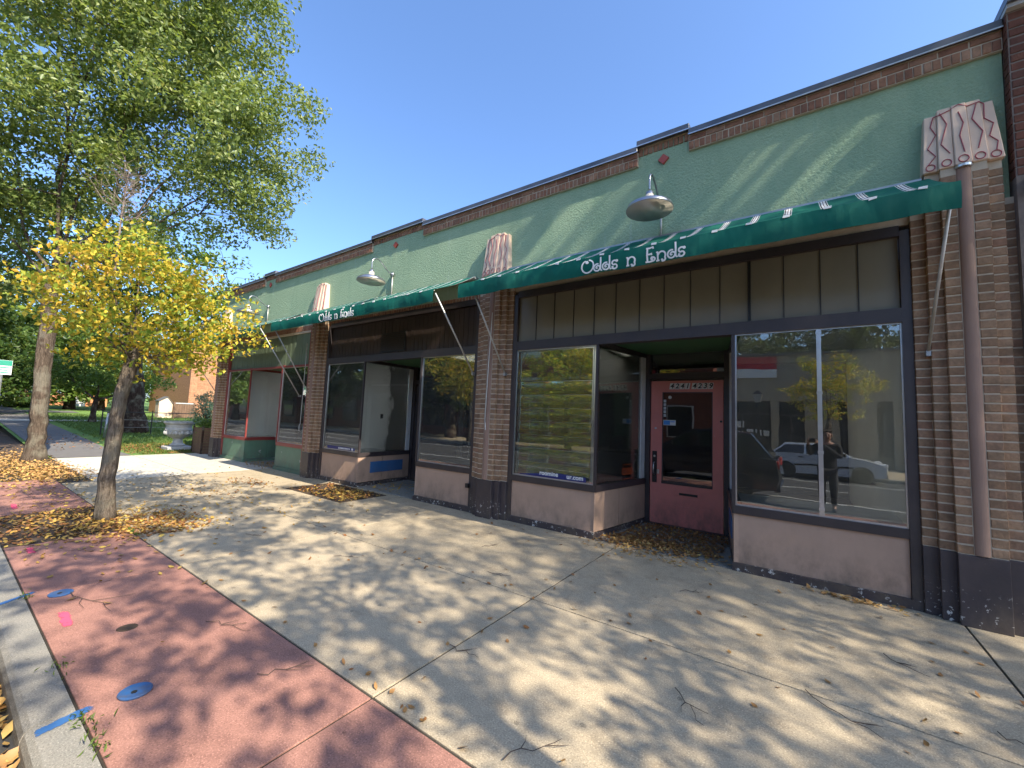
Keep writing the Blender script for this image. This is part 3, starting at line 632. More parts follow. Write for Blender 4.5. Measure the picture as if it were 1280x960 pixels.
# middle mullion of the large right-hand window of the nearest shop
mu = MB().box(.125, .165, -.010, .034, .733, 2.671)
mu.build('mullion', M['chrome'], F1)
cl = MB()
for z in (.78, 1.36, 1.98, 2.62): cl.box(.120, .170, -.016, -.008, z, z+.03)
cl.build('mullion_clip', M['flashing'], F1)
vt = MB().box(-7.28, -6.52, .018, .034, 2.86, 3.26); V = vt.build('vent', M['black'], shop)
vs_ = MB()
for i in range(9): vs_.hexa([(-7.25, .006, 2.89+i*.04), (-6.55, .006, 2.89+i*.04), (-6.55, .02, 2.90+i*.04), (-7.25, .02, 2.90+i*.04)], [(-7.25, .012, 2.915+i*.04), (-6.55, .012, 2.915+i*.04), (-6.55, .02, 2.92+i*.04), (-7.25, .02, 2.92+i*.04)])
vs_.build('louvre', M['brown_bd'], V, kind='stuff')
# plumbing and fittings on the fronts
MB().box(-4.66, -4.60, -.07, .0, .40, .47).build('junction_box', M['black'], shop)
ou = MB().box(-9.262, -9.25, 1.62, 1.70, 1.44, 1.56); ou.build('wall_outlet', M['black'], shop)
# the red door
dy = 1.50
def door(x0, x1, m, gm, full=True):
    d = MB(); zt = 2.30; g0, g1, gz0, gz1 = x0+.18, x1-.145, .69, 2.12
    d.box(x0, g0, dy, dy+.045, .025, zt).box(g1, x1, dy, dy+.045, .025, zt).box(g0, g1, dy, dy+.045, gz1, zt).box(g0, g1, dy, dy+.045, .025, gz0)
    o = d.build('door', m, shop)
    MB().box(g0, g1, dy+.018, dy+.024, gz0, gz1).build('door_pane', gm, o)
    bd = MB(); 
    bd.box(g0-.0, g1+.0, dy-.012, dy, gz0-.035, gz0+.004).box(g0, g0+.012, dy+.004, dy+.018, gz0+.004, gz1).box(g1-.012, g1, dy+.004, dy+.018, gz0+.004, gz1).box(g0+.012, g1-.012, dy+.004, dy+.018, gz1-.012, gz1)
    bd.build('glazing_bead', M['dark_frame'], o); return o
dr1 = door(-2.052, -.978, M['red_door'], M['glass_dark'])
MB().box(-1.69, -1.29, dy-.008, dy, .49, .565).build('mail_flap', M['red_door'], dr1, bevel=.004); MB().box(-1.60, -1.33, dy-.011, dy-.007, .505, .54).build('mail_slot', M['black'], dr1)
MB().box(-2.02, -1.945, dy-.012, dy, .66, 1.16).build('handle_plate', M['black'], dr1, bevel=.004)
MB().tube([(-1.983, dy-.012, .98), (-1.983, dy-.06, .97), (-1.983, dy-.07, .90), (-1.983, dy-.06, .80), (-1.983, dy-.012, .79)], .011, 8).build('door_pull', M['chrome'], dr1, smooth=True)
MB().lathe([(.001, 0), (.018, .002), (.016, .014), (.001, .016)], (0, 0, 0), 12).build('deadbolt', M['chrome'], dr1).matrix_local = Matrix.Translation((-1.983, dy-.012, 1.08)) @ Matrix.Rotation(PI/2, 4, 'X')
MB().box(-1.95, -1.91, dy-.006, dy, .80, .87).build('padlock', M['chrome'], dr1)
for x, z in ((-1.972, 1.53), (-1.007, 1.673)): MB().tube([(x, dy-.014, z), (x, dy+.001, z)], .017, 12).build('bolt_cover', M['chrome'] if x < -1.5 else M['black'], dr1)
# painted lower panel of the door: a raised seam, and the four digit plates twice over
MB().box(-1.86, -1.16, dy-.004, dy, .33, .336).build('panel_seam', M['red_door'], dr1)
for grp, xs in (('4241', -1.605), ('4239', -1.27)):
    for i, ch in enumerate(grp):
        x = xs+(i-1.5)*.078
        pl = MB().prism_y([(x-.042, 2.165), (x+.030, 2.165), (x+.044, 2.262), (x-.028, 2.262)], dy-.003, dy).build('number_plate', M['letter'], dr1)
        text_at('digit', ch, .108, M['black'], (x, dy-.006, 2.213), pl, shear=.22, depth=.0012, bold=.0025)
# stickers inside the door glass
st = MB().box(-1.855, -1.665, dy+.010, dy+.014, 1.585, 1.668).build('blue_sticker', M['letter'], dr1)
MB().box(-1.85, -1.75, dy+.007, dy+.009, 1.592, 1.66).build('sticker_patch', M['sky_blue'], st)
MB().box(-1.745, -1.68, dy+.007, dy+.009, 1.635, 1.65).build('sticker_line', M['sky_blue'], st)
for i in range(5): MB().box(-1.853, -1.815, dy+.010, dy+.013, 1.72+i*.058, 1.765+i*.058).build('decal_square', M['ledge'], dr1)
MB().lathe([(.001, 0), (.026, 0), (.026, .003), (.001, .003)], (0, 0, 0), 14).build('decal_disc', M['ledge'], dr1).matrix_local = Matrix.Translation((-1.755, dy+.013, 2.035)) @ Matrix.Rotation(PI/2, 4, 'X')
# plain dark doors at the back of the other two recesses
for a, b, m in ((-7.78, -6.26, M['dark_frame']), (-13.28, -11.71, M['maroon'])): door(a, b, m, M['glass_dark'])
# lettering ghost on transom light over the red door: a pale paper strip behind the glass
MB().box(-1.42, -1.02, 1.56, 1.563, 2.52, 2.60).build('paper_strip', M['int_floor'], shop)
# glossy blind slats hung behind the nearest shop's smaller window; each curves, so each mirrors the street again
bl = thing('window_blind', 'stack of glossy curved slats hanging behind the smaller pink framed window', 'blind', (-3.05, .12, 2.5))
zs = [.735+i*.207 for i in range(7)]
for i, z in enumerate(zs):
    pts = []; 
    for k in range(9):
        t = -1+2*k/8; pts.append((.07+.0018*t*t, z+.1015+t*.1015))
    ta = math.radians((6.6, 5.6, 5.0, 4.2, 3.4, 2.8, 2.4)[i]); pts = [((y-.07)*math.cos(ta)+(zz-z-.1015)*math.sin(ta)+.075, z+.1015+(zz-z-.1015)*math.cos(ta)-(y-.07)*math.sin(ta)) for y, zz in pts]
    prof = pts+[(y+.004, zz) for y, zz in pts[::-1]]
    MB().prism_x(prof, -3.72, -2.47).build('slat', M['blind'], bl, smooth=False)
MB().box(-3.72, -2.47, .07, .085, 2.187, 2.66).build('head_panel', M['blind'], bl)
MB().tube([(-2.44, .065, .75), (-2.44, .065, 2.66)], .008, 6).build('wand', M['chrome'], bl)
MB().box(-2.455, -2.425, .06, .075, 1.1, 1.62).build('wand_grip', M['flashing'], bl)
# ------------------------------------------------------------ awnings
def curl(cx, cz, r0, r1, a0, a1, n=18): return [(cx+(r0+(r1-r0)*i/n)*math.cos(math.radians(a0+(a1-a0)*i/n)), cz+(r0+(r1-r0)*i/n)*math.sin(math.radians(a0+(a1-a0)*i/n))) for i in range(n+1)]
def arc(cx, cz, rx, rz, a0, a1, n=18): return [(cx+rx*math.cos(math.radians(a0+(a1-a0)*i/n)), cz+rz*math.sin(math.radians(a0+(a1-a0)*i/n))) for i in range(n+1)]
GL = {'O': (.84, [curl(.40, .74, .02, .10, 0, 330, 14)+arc(.44, .44, .40, .43, 118, 440, 34)]),
      'd': (.56, [arc(.25, .24, .22, .23, 70, 300, 20)+arc(.30, .20, .13, .14, -50, 150, 12)+curl(.24, .22, .07, .01, 120, 360, 8), [(.44, .92), (.465, .5), (.455, .12), (.50, .02), (.57, .03)]]),
      's': (.44, [curl(.33, .46, .02, .06, 200, 420, 8)+arc(.21, .37, .15, .14, 60, 250, 14)+arc(.19, .13, .16, .14, 75, -150, 16)+curl(.07, .11, .05, .01, -120, 160, 8)]),
      'n': (.62, [[(.02, .50), (.10, .53), (.11, .25), (.10, .01)], [(.02, .01), (.19, .02)], [(.11, .32)]+arc(.33, .28, .20, .23, 160, -30, 18)+arc(.40, .06, .12, .11, 20, -130, 10)+curl(.33, .02, .05, .01, -120, 200, 8)]),
      'E': (.62, [[(.08, .86), (.30, .85), (.46, .90), (.48, .78)], [(.16, .86), (.14, .45), (.16, .03)], [(.15, .47), (.30, .46), (.38, .50), (.39, .40)], [(.05, .03), (.28, .02), (.44, .05)]+arc(.44, .16, .13, .11, -80, 120, 10)+curl(.41, .18, .06, .01, 120, 380, 8)])}
def ribbon(mb, pts, w, yfun, dy):
    pts = [Vector((p[0], p[1])) for p in pts]; L = []; Rr = []
    for i, p in enumerate(pts):
        d = pts[min(i+1, len(pts)-1)]-pts[max(i-1, 0)]
        d = d.normalized() if d.length > 1e-9 else Vector((1, 0)); n = Vector((-d.y, d.x)); L.append(p+n*w); Rr.append(p-n*w)
    vs = [(p.x, yfun(p.x, p.y)-.0045-dy, p.y) for p in L]+[(p.x, yfun(p.x, p.y)-.0045-dy, p.y) for p in Rr]+[(p.x, yfun(p.x, p.y)-.001, p.y) for p in L]+[(p.x, yfun(p.x, p.y)-.001, p.y) for p in Rr]; n = len(pts)
    fs = [(i, n+i, n+i+1, i+1) for i in range(n-1)]+[(2*n+i, 2*n+i+1, 3*n+i+1, 3*n+i) for i in range(n-1)]
    fs += [(i, i+1, 2*n+i+1, 2*n+i) for i in range(n-1)]+[(n+i, 3*n+i, 3*n+i+1, n+i+1) for i in range(n-1)]
    mb.add(vs, fs)
def lettering(x0, z0, size, width, yfun, parent):
    tot = sum(GL[c][0] if c != ' ' else .46 for c in 'Odds n Ends'); k = width/tot; x = 0
    for c in 'Odds n Ends':
        if c == ' ': x += .46; continue
        wd, strokes = GL[c]; mb = MB()
        for q, st in enumerate(strokes): ribbon(mb, [((x+px)*k+x0, z0+pz*size) for px, pz in st], .0085, yfun, .0006*q)
        mb.build('letter', M['letter'], parent); x += wd
def awning(label, x0, x1, yf, zt, zb, zw, text, braces, gap, crank=None):
    t = thing('awning', label, 'awning', ((x0+x1)/2, 0, zw), 'green awnings over the shopfronts')
    nx = int((x1-x0)/.10); yw = -.125 if gap else -.10
    rnd = random.Random(int(x0*10)); sag = [rnd.uniform(-.006, .006) for _ in range(nx+1)]
    def top(u, j): y = yw+(yf-yw)*u; return y, zw+(zt-zw)*u-.045*math.sin(PI*u)*.6+sag[j]*math.sin(PI*min(1, u*1.0))
    vs = []; fs = []; nu = 7
    for j in range(nx+1):
        x = x0+(x1-x0)*j/nx
        for i in range(nu): y, z = top(i/(nu-1), j); vs.append((x, y, z))
    for j in range(nx):
        for i in range(nu-1): fs.append((j*nu+i, (j+1)*nu+i, (j+1)*nu+i+1, j*nu+i+1))
    n0 = len(vs); vs2 = [(x, y, z-.005) for x, y, z in vs]; fs2 = [tuple(i+n0 for i in f)[::-1] for f in fs]
    MB().add(vs+vs2, fs+fs2).build('canopy', M['awning_top'], t, smooth=True)
    # valance with a gentle ripple
    vs = []; fs = []; nv = 7; nxx = nx*3
    def vy(x, v): return yf-.004+(.010*math.sin(x*5.1+x0)+.006*math.sin(x*13.7))*v-.012*math.sin(PI*v)
    for j in range(nxx+1):
        x = x0+(x1-x0)*j/nxx
        for i in range(nv):
            v = i/(nv-1); vs.append((x, vy(x, v), zt+(zb-zt)*v+.004*math.sin(x*9)*v))
    for j in range(nxx):
        for i in range(nv-1): fs.append((j*nv+i, j*nv+i+1, (j+1)*nv+i+1, (j+1)*nv+i))
    n0 = len(vs); vs2 = [(x, y+.005, z) for x, y, z in vs]; fs2 = [tuple(i+n0 for i in f)[::-1] for f in fs]
    va = MB().add(vs+vs2, fs+fs2).build('valance', M['awning'], t, smooth=True)
    # the striped cloth laps a little over the front edge, unevenly
    x = math.ceil(x0/.3)*.3
    while x+.24 < x1:
        a, b = x+.172, x+.225
        d0 = rnd.uniform(.003, .015); d1 = rnd.uniform(.003, .015)
        MB().hexa([(a, yf-.012, zt-d0), (b, yf-.012, zt-d1), (b, yf-.006, zt-d1), (a, yf-.006, zt-d0)], [(a+.004, yf-.010, zt+.012), (b+.004, yf-.010, zt+.012), (b+.004, yf-.002, zt+.014), (a+.004, yf-.002, zt+.014)]).build('hem_flap', M['letter'], t); x += .3
    MB().tube([(x0+.01, yf+.012, zt-.012), (x1-.01, yf+.012, zt-.012)], .013, 8).build('front_bar', M['white_arm'], t)
    MB().tube([(x0, yw-.0, zw-.03), (x1, yw-.0, zw-.03)], .014, 8).build('roller', M['white_arm'], t)
    MB().box(x0+.05, x1-.05, -.085 if gap else -.10, .0, zw-.03, zw+.02).build('wall_rail', M['galv_post'], t)
    for bx, bz, tx in braces:
        MB().tube([(bx, -.075, bz), (tx, yf+.02, zt-.06)], .013, 8).build('brace_arm', M['white_arm'], t, smooth=True)
        MB().box(bx-.016, bx+.016, -.10, -.03, bz-.03, bz+.02).build('wall_bracket', M['galv_post'], t)
    if crank:
        cx, cz0, cz1 = crank
        MB().tube([(cx+.08, -.22, cz0), (cx+.03, -.20, (cz0+cz1)/2), (cx, -.19, cz1), (cx+.05, -.24, cz1-.05), (cx+.06, -.24, cz1-.16)], .008, 6).build('crank_rod', M['white_arm'], t)
    if text: lettering(text[0], text[1], text[2], text[3], lambda x, z: vy(x, min(1, max(0, (zt-z)/(zt-zb)))), va)
    return t
awning('green awning over the red door, Odds n Ends in white at its middle', -4.16, 1.01, -1.0, 3.548, 3.335, 4.03, (-2.155, 3.352, .180, 1.19), [(.958, 2.36, .965), (-3.917, 2.30, -3.93)], False, (-4.20, 3.3, 1.55))
awning('green awning over the brown boards, Odds n Ends lettered at its far end', -9.82, -4.61, -1.07, 3.525, 3.325, 4.02, (-7.82, 3.342, .172, 1.16), [(-4.60, 2.33, -4.60), (-9.75, 1.9, -9.80)], True, (-9.9, 3.2, 1.25))
awning('plain green awning without letters, the farthest one behind the yellow tree', -15.55, -10.40, -1.07, 3.525, 3.335, 4.02, None, [(-10.28, 1.93, -10.42), (-15.45, 2.0, -15.5)], True)

# ------------------------------------------------------------ gooseneck lamps
def lamp_proto():
    t = thing('wall_lamp', 'galvanised gooseneck barn lamp above the large Odds n Ends lettering', 'wall lamp', (0, 0, 0), 'gooseneck lamps on the green wall')
    pr = [(.275, 0), (.278, .012), (.262, .05), (.20, .085), (.10, .105), (.06, .12), (.052, .16), (.045, .235), (.022, .25), (.001, .252)]
    inn = [(.001, .215), (.05, .20), (.062, .11), (.10, .093), (.195, .073), (.252, .042), (.268, .006), (.275, 0)]
    # shell hung at y=-.52, opening down; local z=0 is the wall knob
    c = (0, -.53, -.30)
    MB().lathe(pr, c, 36).build('lamp_shade', M['galv'], t, smooth=True)
    mb = MB(); o = []; n = 36
    for r, z in inn[::-1]: o.append((r, z))
    mb.lathe([(max(r, .001), z-.0015) for r, z in inn], c, n); mb.build('shade_lining', M['enamel'], t, smooth=True)
    MB().sphere((c[0], c[1], c[2]+.075), .045, 14, (1, 1, 1.15)).build('bulb', M['enamel'], t, smooth=True)
    arm = [(0, -.02, 0), (0, -.10, .015), (0, -.20, .075), (0, -.30, .155), (0, -.40, .20), (0, -.48, .19), (0, -.53, .12), (0, -.53, -.05)]
    pts = []
    for i in range(len(arm)-1):
        a, b = Vector(arm[i]), Vector(arm[i+1]); p0 = Vector(arm[max(i-1, 0)]); p3 = Vector(arm[min(i+2, len(arm)-1)])
        for k in range(4):
            s = k/4; pts.append(0.5*((2*a)+(-p0+b)*s+(2*p0-5*a+4*b-p3)*s*s+(-p0+3*a-3*b+p3)*s**3))
    pts.append(Vector(arm[-1]))
    MB().tube(pts, .012, 10).build('gooseneck', M['galv'], t, smooth=True)
    MB().sphere((0, -.03, 0), .05, 14, (1, .8, 1)).build('wall_box', M['galv'], t, smooth=True)
    MB().tube([(0, -.022, -.05), (0, -.022, -.44)], .013, 8).build('conduit', M['white_arm'], t, smooth=True)
    MB().box(-.03, .03, -.04, 0, -.47, -.42).build('conduit_foot', M['white_arm'], t)
    return t
L0 = lamp_proto(); L0.location = (-1.5, 0, 4.49)
dup(L0, (-7.0, 0, 4.49), 'galvanised gooseneck barn lamp over the brown boards, between the two farther capitals')
dup(L0, (-12.5, 0, 4.49), 'galvanised gooseneck barn lamp half hidden by the yellow tree')

# ------------------------------------------------------------ signs in the windows
def along(p, q, s): return (p[0]+(q[0]-p[0])*s, p[1]+(q[1]-p[1])*s)
rp, rq = (-2.362, 0), (-2.12, 1.45)
a, b = along(rp, rq, .57), along(rp, rq, .80)
cs = thing('closed_sign', 'black and orange CLOSED sign hung in the window beside the red door', 'sign', (a[0], a[1], .75))
MB().seg(a, b, .715, .965, .006, .045).build('sign_board', M['black'], cs)
ang = math.atan2(b[1]-a[1], b[0]-a[0]); nn = Vector((-math.sin(ang), math.cos(ang), 0))
mid = Vector(((a[0]+b[0])/2, (a[1]+b[1])/2, .84))+nn*.043
text_at('lettering', 'CLOSED', .150, M['orange_added_glow'], tuple(mid), cs, rz=ang, depth=.001, bold=0.0, xs=.62)
bd = MB(); 
for z in (.728, .946): bd.seg(along(a, b, .04), along(a, b, .96), z, z+.006, .002, .042)
bd.build('sign_border', M['orange_added_glow'], cs)
dc = thing('window_decal', 'navy strip with white web address letters along the foot of the blind window', 'decal', (-3.0, .012, .74))
MB().prism_y([(-3.62, .735), (-2.50, .735), (-2.50, .80), (-2.95, .815), (-3.62, .745)], .0125, .0150).build('strip', M['navy'], dc)
text_at('lettering', 'roomine', .092, M['letter'], (-3.10, .0105, .795), dc, depth=.0008, bold=.002)
text_at('lettering', 'ur.com', .092, M['letter'], (-2.67, .0105, .785), dc, depth=.0008, bold=.002)
d2 = thing('window_decal', 'blue and white strip along the foot of the window beside the painted blue panel', 'decal', (-8.4, .012, .74))
MB().box(-9.0, -7.95, .0125, .0150, .735, .80).build('strip', M['navy'], d2)
mk = MB(); 
for i in range(9): mk.box(-8.55+i*.05, -8.52+i*.05, .0095, .0125, .75, .785)
mk.box(-8.06, -8.0, .0095, .0125, .745, .79); mk.build('lettering', M['letter'], d2)

# ------------------------------------------------------------ things inside the shops
ct = thing('shop_counter', 'white fronted shop counter with a dark top seen through the corner glass', 'counter', (-3.0, 2.9, 0))
MB().box(-3.7, -2.35, 2.6, 3.2, .012, 1.0).build('counter_body', M['white_paint'], ct); MB().box(-3.75, -2.3, 2.55, 3.25, 1.0, 1.05).build('counter_top', M['int_floor'], ct)
tl = thing('cash_till', 'dark till standing on the counter behind the corner glass', 'till', (-3.1, 2.9, 1.05))
MB().hexa([(-3.25, 2.7, 1.05), (-2.95, 2.7, 1.05), (-2.95, 3.05, 1.05), (-3.25, 3.05, 1.05)], [(-3.2, 2.85, 1.32), (-3.0, 2.85, 1.32), (-3.0, 3.02, 1.32), (-3.2, 3.02, 1.32)]).build('till_body', M['black'], tl); MB().box(-3.18, -3.02, 2.775, 2.785, 1.16, 1.24).build('display', M['shade_glass'], tl)
sh = thing('shelf_unit', 'teal shelf unit against the wall behind the counter', 'shelf', (-3.6, 3.6, 0))
sm = MB().box(-3.79, -3.75, 3.3, 4.3, .02, 2.3).box(-3.42, -3.38, 3.3, 4.3, .02, 2.3)
sm.build('side_panel', M['green_riser'], sh)
for z in (.1, .5, .9, 1.3, 1.7, 2.1, 2.28): MB().box(-3.75, -3.42, 3.3, 4.3, z, z+.03).build('shelf', M['green_riser'], sh)
po = MB().box(-5.32, -5.12, 1.0, 1.2, .02, 3.3); tag(po.build('interior_post', M['white_paint'], None), 'white square post standing inside the brown boarded shop', 'post')
ob = thing('orange_partition', 'orange partition standing inside the brown boarded shop beside the white post', 'partition', (-6.6, 2.2, 0))
MB().box(-7.0, -5.9, 3.4, 3.5, .012, 2.1).build('panel', M['fence_wood'], ob); MB().box(-7.0, -5.9, 3.38, 3.52, 2.1, 2.2).build('top_rail', M['fence_wood'], ob)
# ------------------------------------------------------------ neighbouring building at the edge of the picture
nb = thing('brick_building', 'dark red brick building adjoining the green stucco wall at its stone ledge', 'building', (4, 0, 0))
nbm = MB().box(1.545, 14, -.112, 9, 0, 5.42); nbw = nbm.build('wall', M['mortar_dark'], nb)
MB().box(1.53, 14.1, -.20, 9.1, 5.46, 5.54).build('coping', M['coping'], nb); MB().box(1.535, 14.05, -.17, 9.0, 5.42, 5.46).build('cornice', M['stone'], nb)
MB().box(1.60, 5, -.24, -.112, 3.70, 3.86).build('stone_ledge', M['stone'], nb, bevel=.01)
fbm = brick_mesh(.20, .08, .066, None).mesh('brick', M['brick_dark']); hbm = brick_mesh(.095, .08, .066, None).mesh('brick', M['brick_dark'])
for k in range(19):
    z = 3.88+k*.081
    x = 1.548
    first = .5 if k % 2 else 1
    i = 0
    while x < 2.2:
        w = .21 if not (i == 0 and k % 2) else .105
        link('brick', fbm if w > .15 else hbm, nbw, None, (x+w/2, -.118+random.uniform(-.004, .004), z)); x += w; i += 1
wbj = MB()
for k in range(65):     # the rest of the front beyond the picture's edge, and below the ledge
    z = .03+k*.081
    if 3.62 < z < 3.87: continue
    x = 1.60 if z < 3.7 else 2.26
    x += .105*(k % 2)
    while x < 6: brick_joined(wbj, x+.105, -.118+random.uniform(-.004, .004), z, .198, .08, .066); x += .21
wbj.build('front_bricks', M['brick_dark'], nbw, kind='stuff')
sbj = MB()
for k in range(19):     # return side of the corner
    z = 3.88+k*.081; sbj.box(1.539+random.uniform(-.002, .002), 1.56, -.11, -.01, z, z+.066)
sbj.build('corner_bricks', M['brick_dark'], nbw, kind='stuff')

# ------------------------------------------------------------ trees
def np_mesh(name, V, Fq, m):
    me = bpy.data.meshes.new(name); nv, nf = len(V), len(Fq); k = Fq.shape[1]
    me.vertices.add(nv); me.vertices.foreach_set('co', V.astype(np.float32).ravel())
    me.loops.add(nf*k); me.loops.foreach_set('vertex_index', Fq.astype(np.int32).ravel())
    me.polygons.add(nf); me.polygons.foreach_set('loop_start', (np.arange(nf)*k).astype(np.int32)); me.polygons.foreach_set('loop_total', np.full(nf, k, np.int32))
    me.materials.append(m); me.update(calc_edges=True); return me
def leaves_mesh(name, P, L, m, rng, up=0.5, droop=0.3, wid=0.5, fold=0.18):
    n = len(P); L = L*rng.uniform(.7, 1.3, n)
    nrm = rng.normal(size=(n, 3)); nrm[:, 2] += up*2; nrm /= np.linalg.norm(nrm, axis=1)[:, None]
    d = rng.normal(size=(n, 3)); d[:, 2] -= droop*1.5; d -= nrm*(d*nrm).sum(1)[:, None]; d /= np.linalg.norm(d, axis=1)[:, None]+1e-9
    s = np.cross(nrm, d); Lc = L[:, None]; Wc = Lc*wid*.5
    base = P-d*Lc*.5; tip = P+d*Lc*.5-nrm*Lc*.10; mid = P-d*Lc*.04
    l = mid+s*Wc+nrm*Lc*fold*.6; r = mid-s*Wc+nrm*Lc*fold*.6
    V = np.stack([base, l, tip, r], 1).reshape(-1, 3); i = np.arange(n)*4
    Fq = np.concatenate([np.stack([i, i+2, i+1], 1), np.stack([i, i+3, i+2], 1)], 0)
    return np_mesh(name, V, Fq, m)
def in_ball(rng, n):
    v = rng.normal(size=(n, 3)); v /= np.linalg.norm(v, axis=1)[:, None]; return v*rng.uniform(0, 1, n)[:, None]**(1/3)
def tree(name, label, cat, base, trunk, ells, nclump, per, leaf_len, leafm, barkm, seed, clump_r=.5, group=None, twigs=None, shell=2.4, limb_r=.3, up=.5, droop=.3, dead=None, wid=.5, flare=1.45, floor=None, branch_frac=.55):
    rng = np.random.default_rng(seed); t = thing(name, label, cat, base, group)
    bx = Vector(base)
    tp = [Vector(p[:3]) for p in trunk]; tr = [p[3] for p in trunk]
    pts = []; rs = []
    for i in range(len(tp)-1):
        for k in range(4):
            s = k/4; pts.append(tp[i].lerp(tp[i+1], s)+Vector((rng.normal()*.012, rng.normal()*.012, 0))*(tr[i]/.15)); rs.append((tr[i]*(1-s)+tr[i+1]*s)*(1+(flare-1)*max(0, 1-(i*4+k)/3.0)))
    pts.append(tp[-1]); rs.append(tr[-1])
    mb = MB(); mb.tube(pts, rs, 14)
    v0 = mb.v[:]; n = 14
    for i in range(len(pts)):
        for j in range(n):
            c = pts[i]; p = Vector(v0[i*n+j]); k = 1+.07*math.sin(j*2.3+i*.35)+.05*math.sin(j*4.1-i*.2)
            mb.v[i*n+j] = tuple(c+(p-c)*k)
    top = tp[-1]
    # limbs towards every ellipsoid
    wts = np.array([r[0]*r[1]*r[2] for c, r in ells]); wts = wts/wts.sum()
    C = []
    for (c, r), w in zip(ells, wts):
        m = max(3, int(round(nclump*w))); v = rng.normal(size=(m, 3)); v /= np.linalg.norm(v, axis=1)[:, None]
        rad = rng.uniform(0, 1, m)**(1/shell); C.append(np.array(c)+v*rad[:, None]*np.array(r))
    limbs = []
    for (c, r) in ells:
        c = Vector(c); st = tp[-1] if c.z > tp[-1].z+.3 else tp[-2].lerp(tp[-1], .6)
        mid = st.lerp(c, .5)+Vector(rng.normal(size=3)*.12*min(r))-Vector((0, 0, .06*(c-st).length)); e = c+Vector((0, 0, r[2]*.35))
        q = []
        for k in range(9):
            s = k/8; q.append((st*(1-s)**2+mid*2*s*(1-s)+e*s*s)+Vector(rng.normal(size=3)*.03*min(r))*(s > 0))
        rr = [tr[-1]*limb_r*2.2*(1-.85*k/8) for k in range(9)]; mb.tube(q, rr, 7); limbs += [(x, y) for x, y in zip(q, rr)]
    C = np.concatenate(C)
    if floor is not None: C = C[C[:, 2] > floor]
    LP = np.array([tuple(x) for x, _ in limbs])
    for c in C:
        if rng.uniform() > branch_frac: continue
        dd = np.linalg.norm(LP-c, axis=1)+.6*np.maximum(0, LP[:, 2]-c[2]); k = int(np.argmin(dd)); a, ra = limbs[k]; cc = Vector(c)
        mid = a.lerp(cc, .5)+Vector(rng.normal(size=3)*.10*(cc-a).length)+Vector((0, 0, .08*(cc-a).length)); r0 = min(ra*.6, .012+.012*(cc-a).length)
        mb.tube([a, a.lerp(mid, .6), mid, mid.lerp(cc, .6), cc], [r0, r0*.8, r0*.6, r0*.4, r0*.2], 4, cap=False)
    mb.build('trunk', barkm, t, smooth=True)
    N = len(C); sizes = rng.uniform(.6, 1.35, N)*clump_r
    P = []
    for c, s in zip(C, sizes):
        k = max(4, int(per*(s/clump_r)**2)); q = in_ball(rng, k)*np.array([s, s, s*.62]); P.append(c+q)
    P = np.concatenate(P)
    if floor is not None: P = P[P[:, 2] > floor-.3]
    link('crown', leaves_mesh('crown', P, np.full(len(P), leaf_len), leafm, rng, up, droop, wid), t)
    if dead:
        tm = MB()
        for (o, h, n_) in dead:
            o = Vector(o); tm.tube([o-Vector((0, 0, .9)), o, o+Vector((0, .02, h))], [.016, .011, .003], 6)
            for k in range(n_):
                a = rng.uniform(0, 2*PI); s = rng.uniform(-.15, .85); ln = rng.uniform(.25, .6)*h*(1.1-s*.6); st = o+Vector((0, 0, h*s))
                e = st+Vector((math.cos(a)*ln*.75, math.sin(a)*ln*.75, ln*.62)); mid = st.lerp(e, .5)+Vector(rng.normal(size=3)*.04)
                tm.tube([st, mid, e], [.0045, .0035, .0012], 4, cap=False)
                for _ in range(3):
                    f = rng.uniform(.3, .9); s2 = st.lerp(e, f); e2 = s2+Vector(rng.normal(size=3)*.14)+Vector((0, 0, .08)); tm.tube([s2, s2.lerp(e2, .5)+Vector(rng.normal(size=3)*.015), e2], [.0025, .002, .0008], 3, cap=False)
        tm.build('dead_branch', M['twig'], t)
    return t
# the small yellow street tree
tree('yellow_tree', 'small yellow leaved street tree in the leaf strewn pit on the pavement', 'tree', (-7.8, -3.86, 0),
     [(-7.8, -3.86, -.05, .098), (-7.8, -3.88, .55, .088), (-7.8, -3.87, 1.1, .082), (-7.8, -3.85, 1.65, .078), (-7.78, -3.80, 2.05, .075), (-7.8, -3.74, 2.35, .05)],
     [((-7.8, -3.75, 3.05), (1.2, 1.15, .85)), ((-7.7, -4.55, 3.0), (1.0, .62, .60)), ((-7.9, -2.75, 2.95), (1.0, .85, .66)), ((-7.6, -4.3, 2.55), (.8, .6, .3)), ((-7.7, -3.0, 2.35), (.8, .6, .35)), ((-8.0, -3.85, 3.80), (.9, .75, .42)), ((-7.6, -3.45, 2.25), (.9, .80, .42)), ((-7.3, -4.05, 2.35), (.7, .5, .4)), ((-7.8, -4.25, 3.62), (.9, .5, .4)), ((-7.9, -3.15, 3.55), (.8, .55, .35))],
     330, 24, .072, M['leaf_yellow'], M['bark_light'], 11, .19, shell=2.0, limb_r=.16, droop=.6, up=.25, dead=[((-8.0, -4.03, 4.2), .80, 44)], wid=.58, flare=1.25)
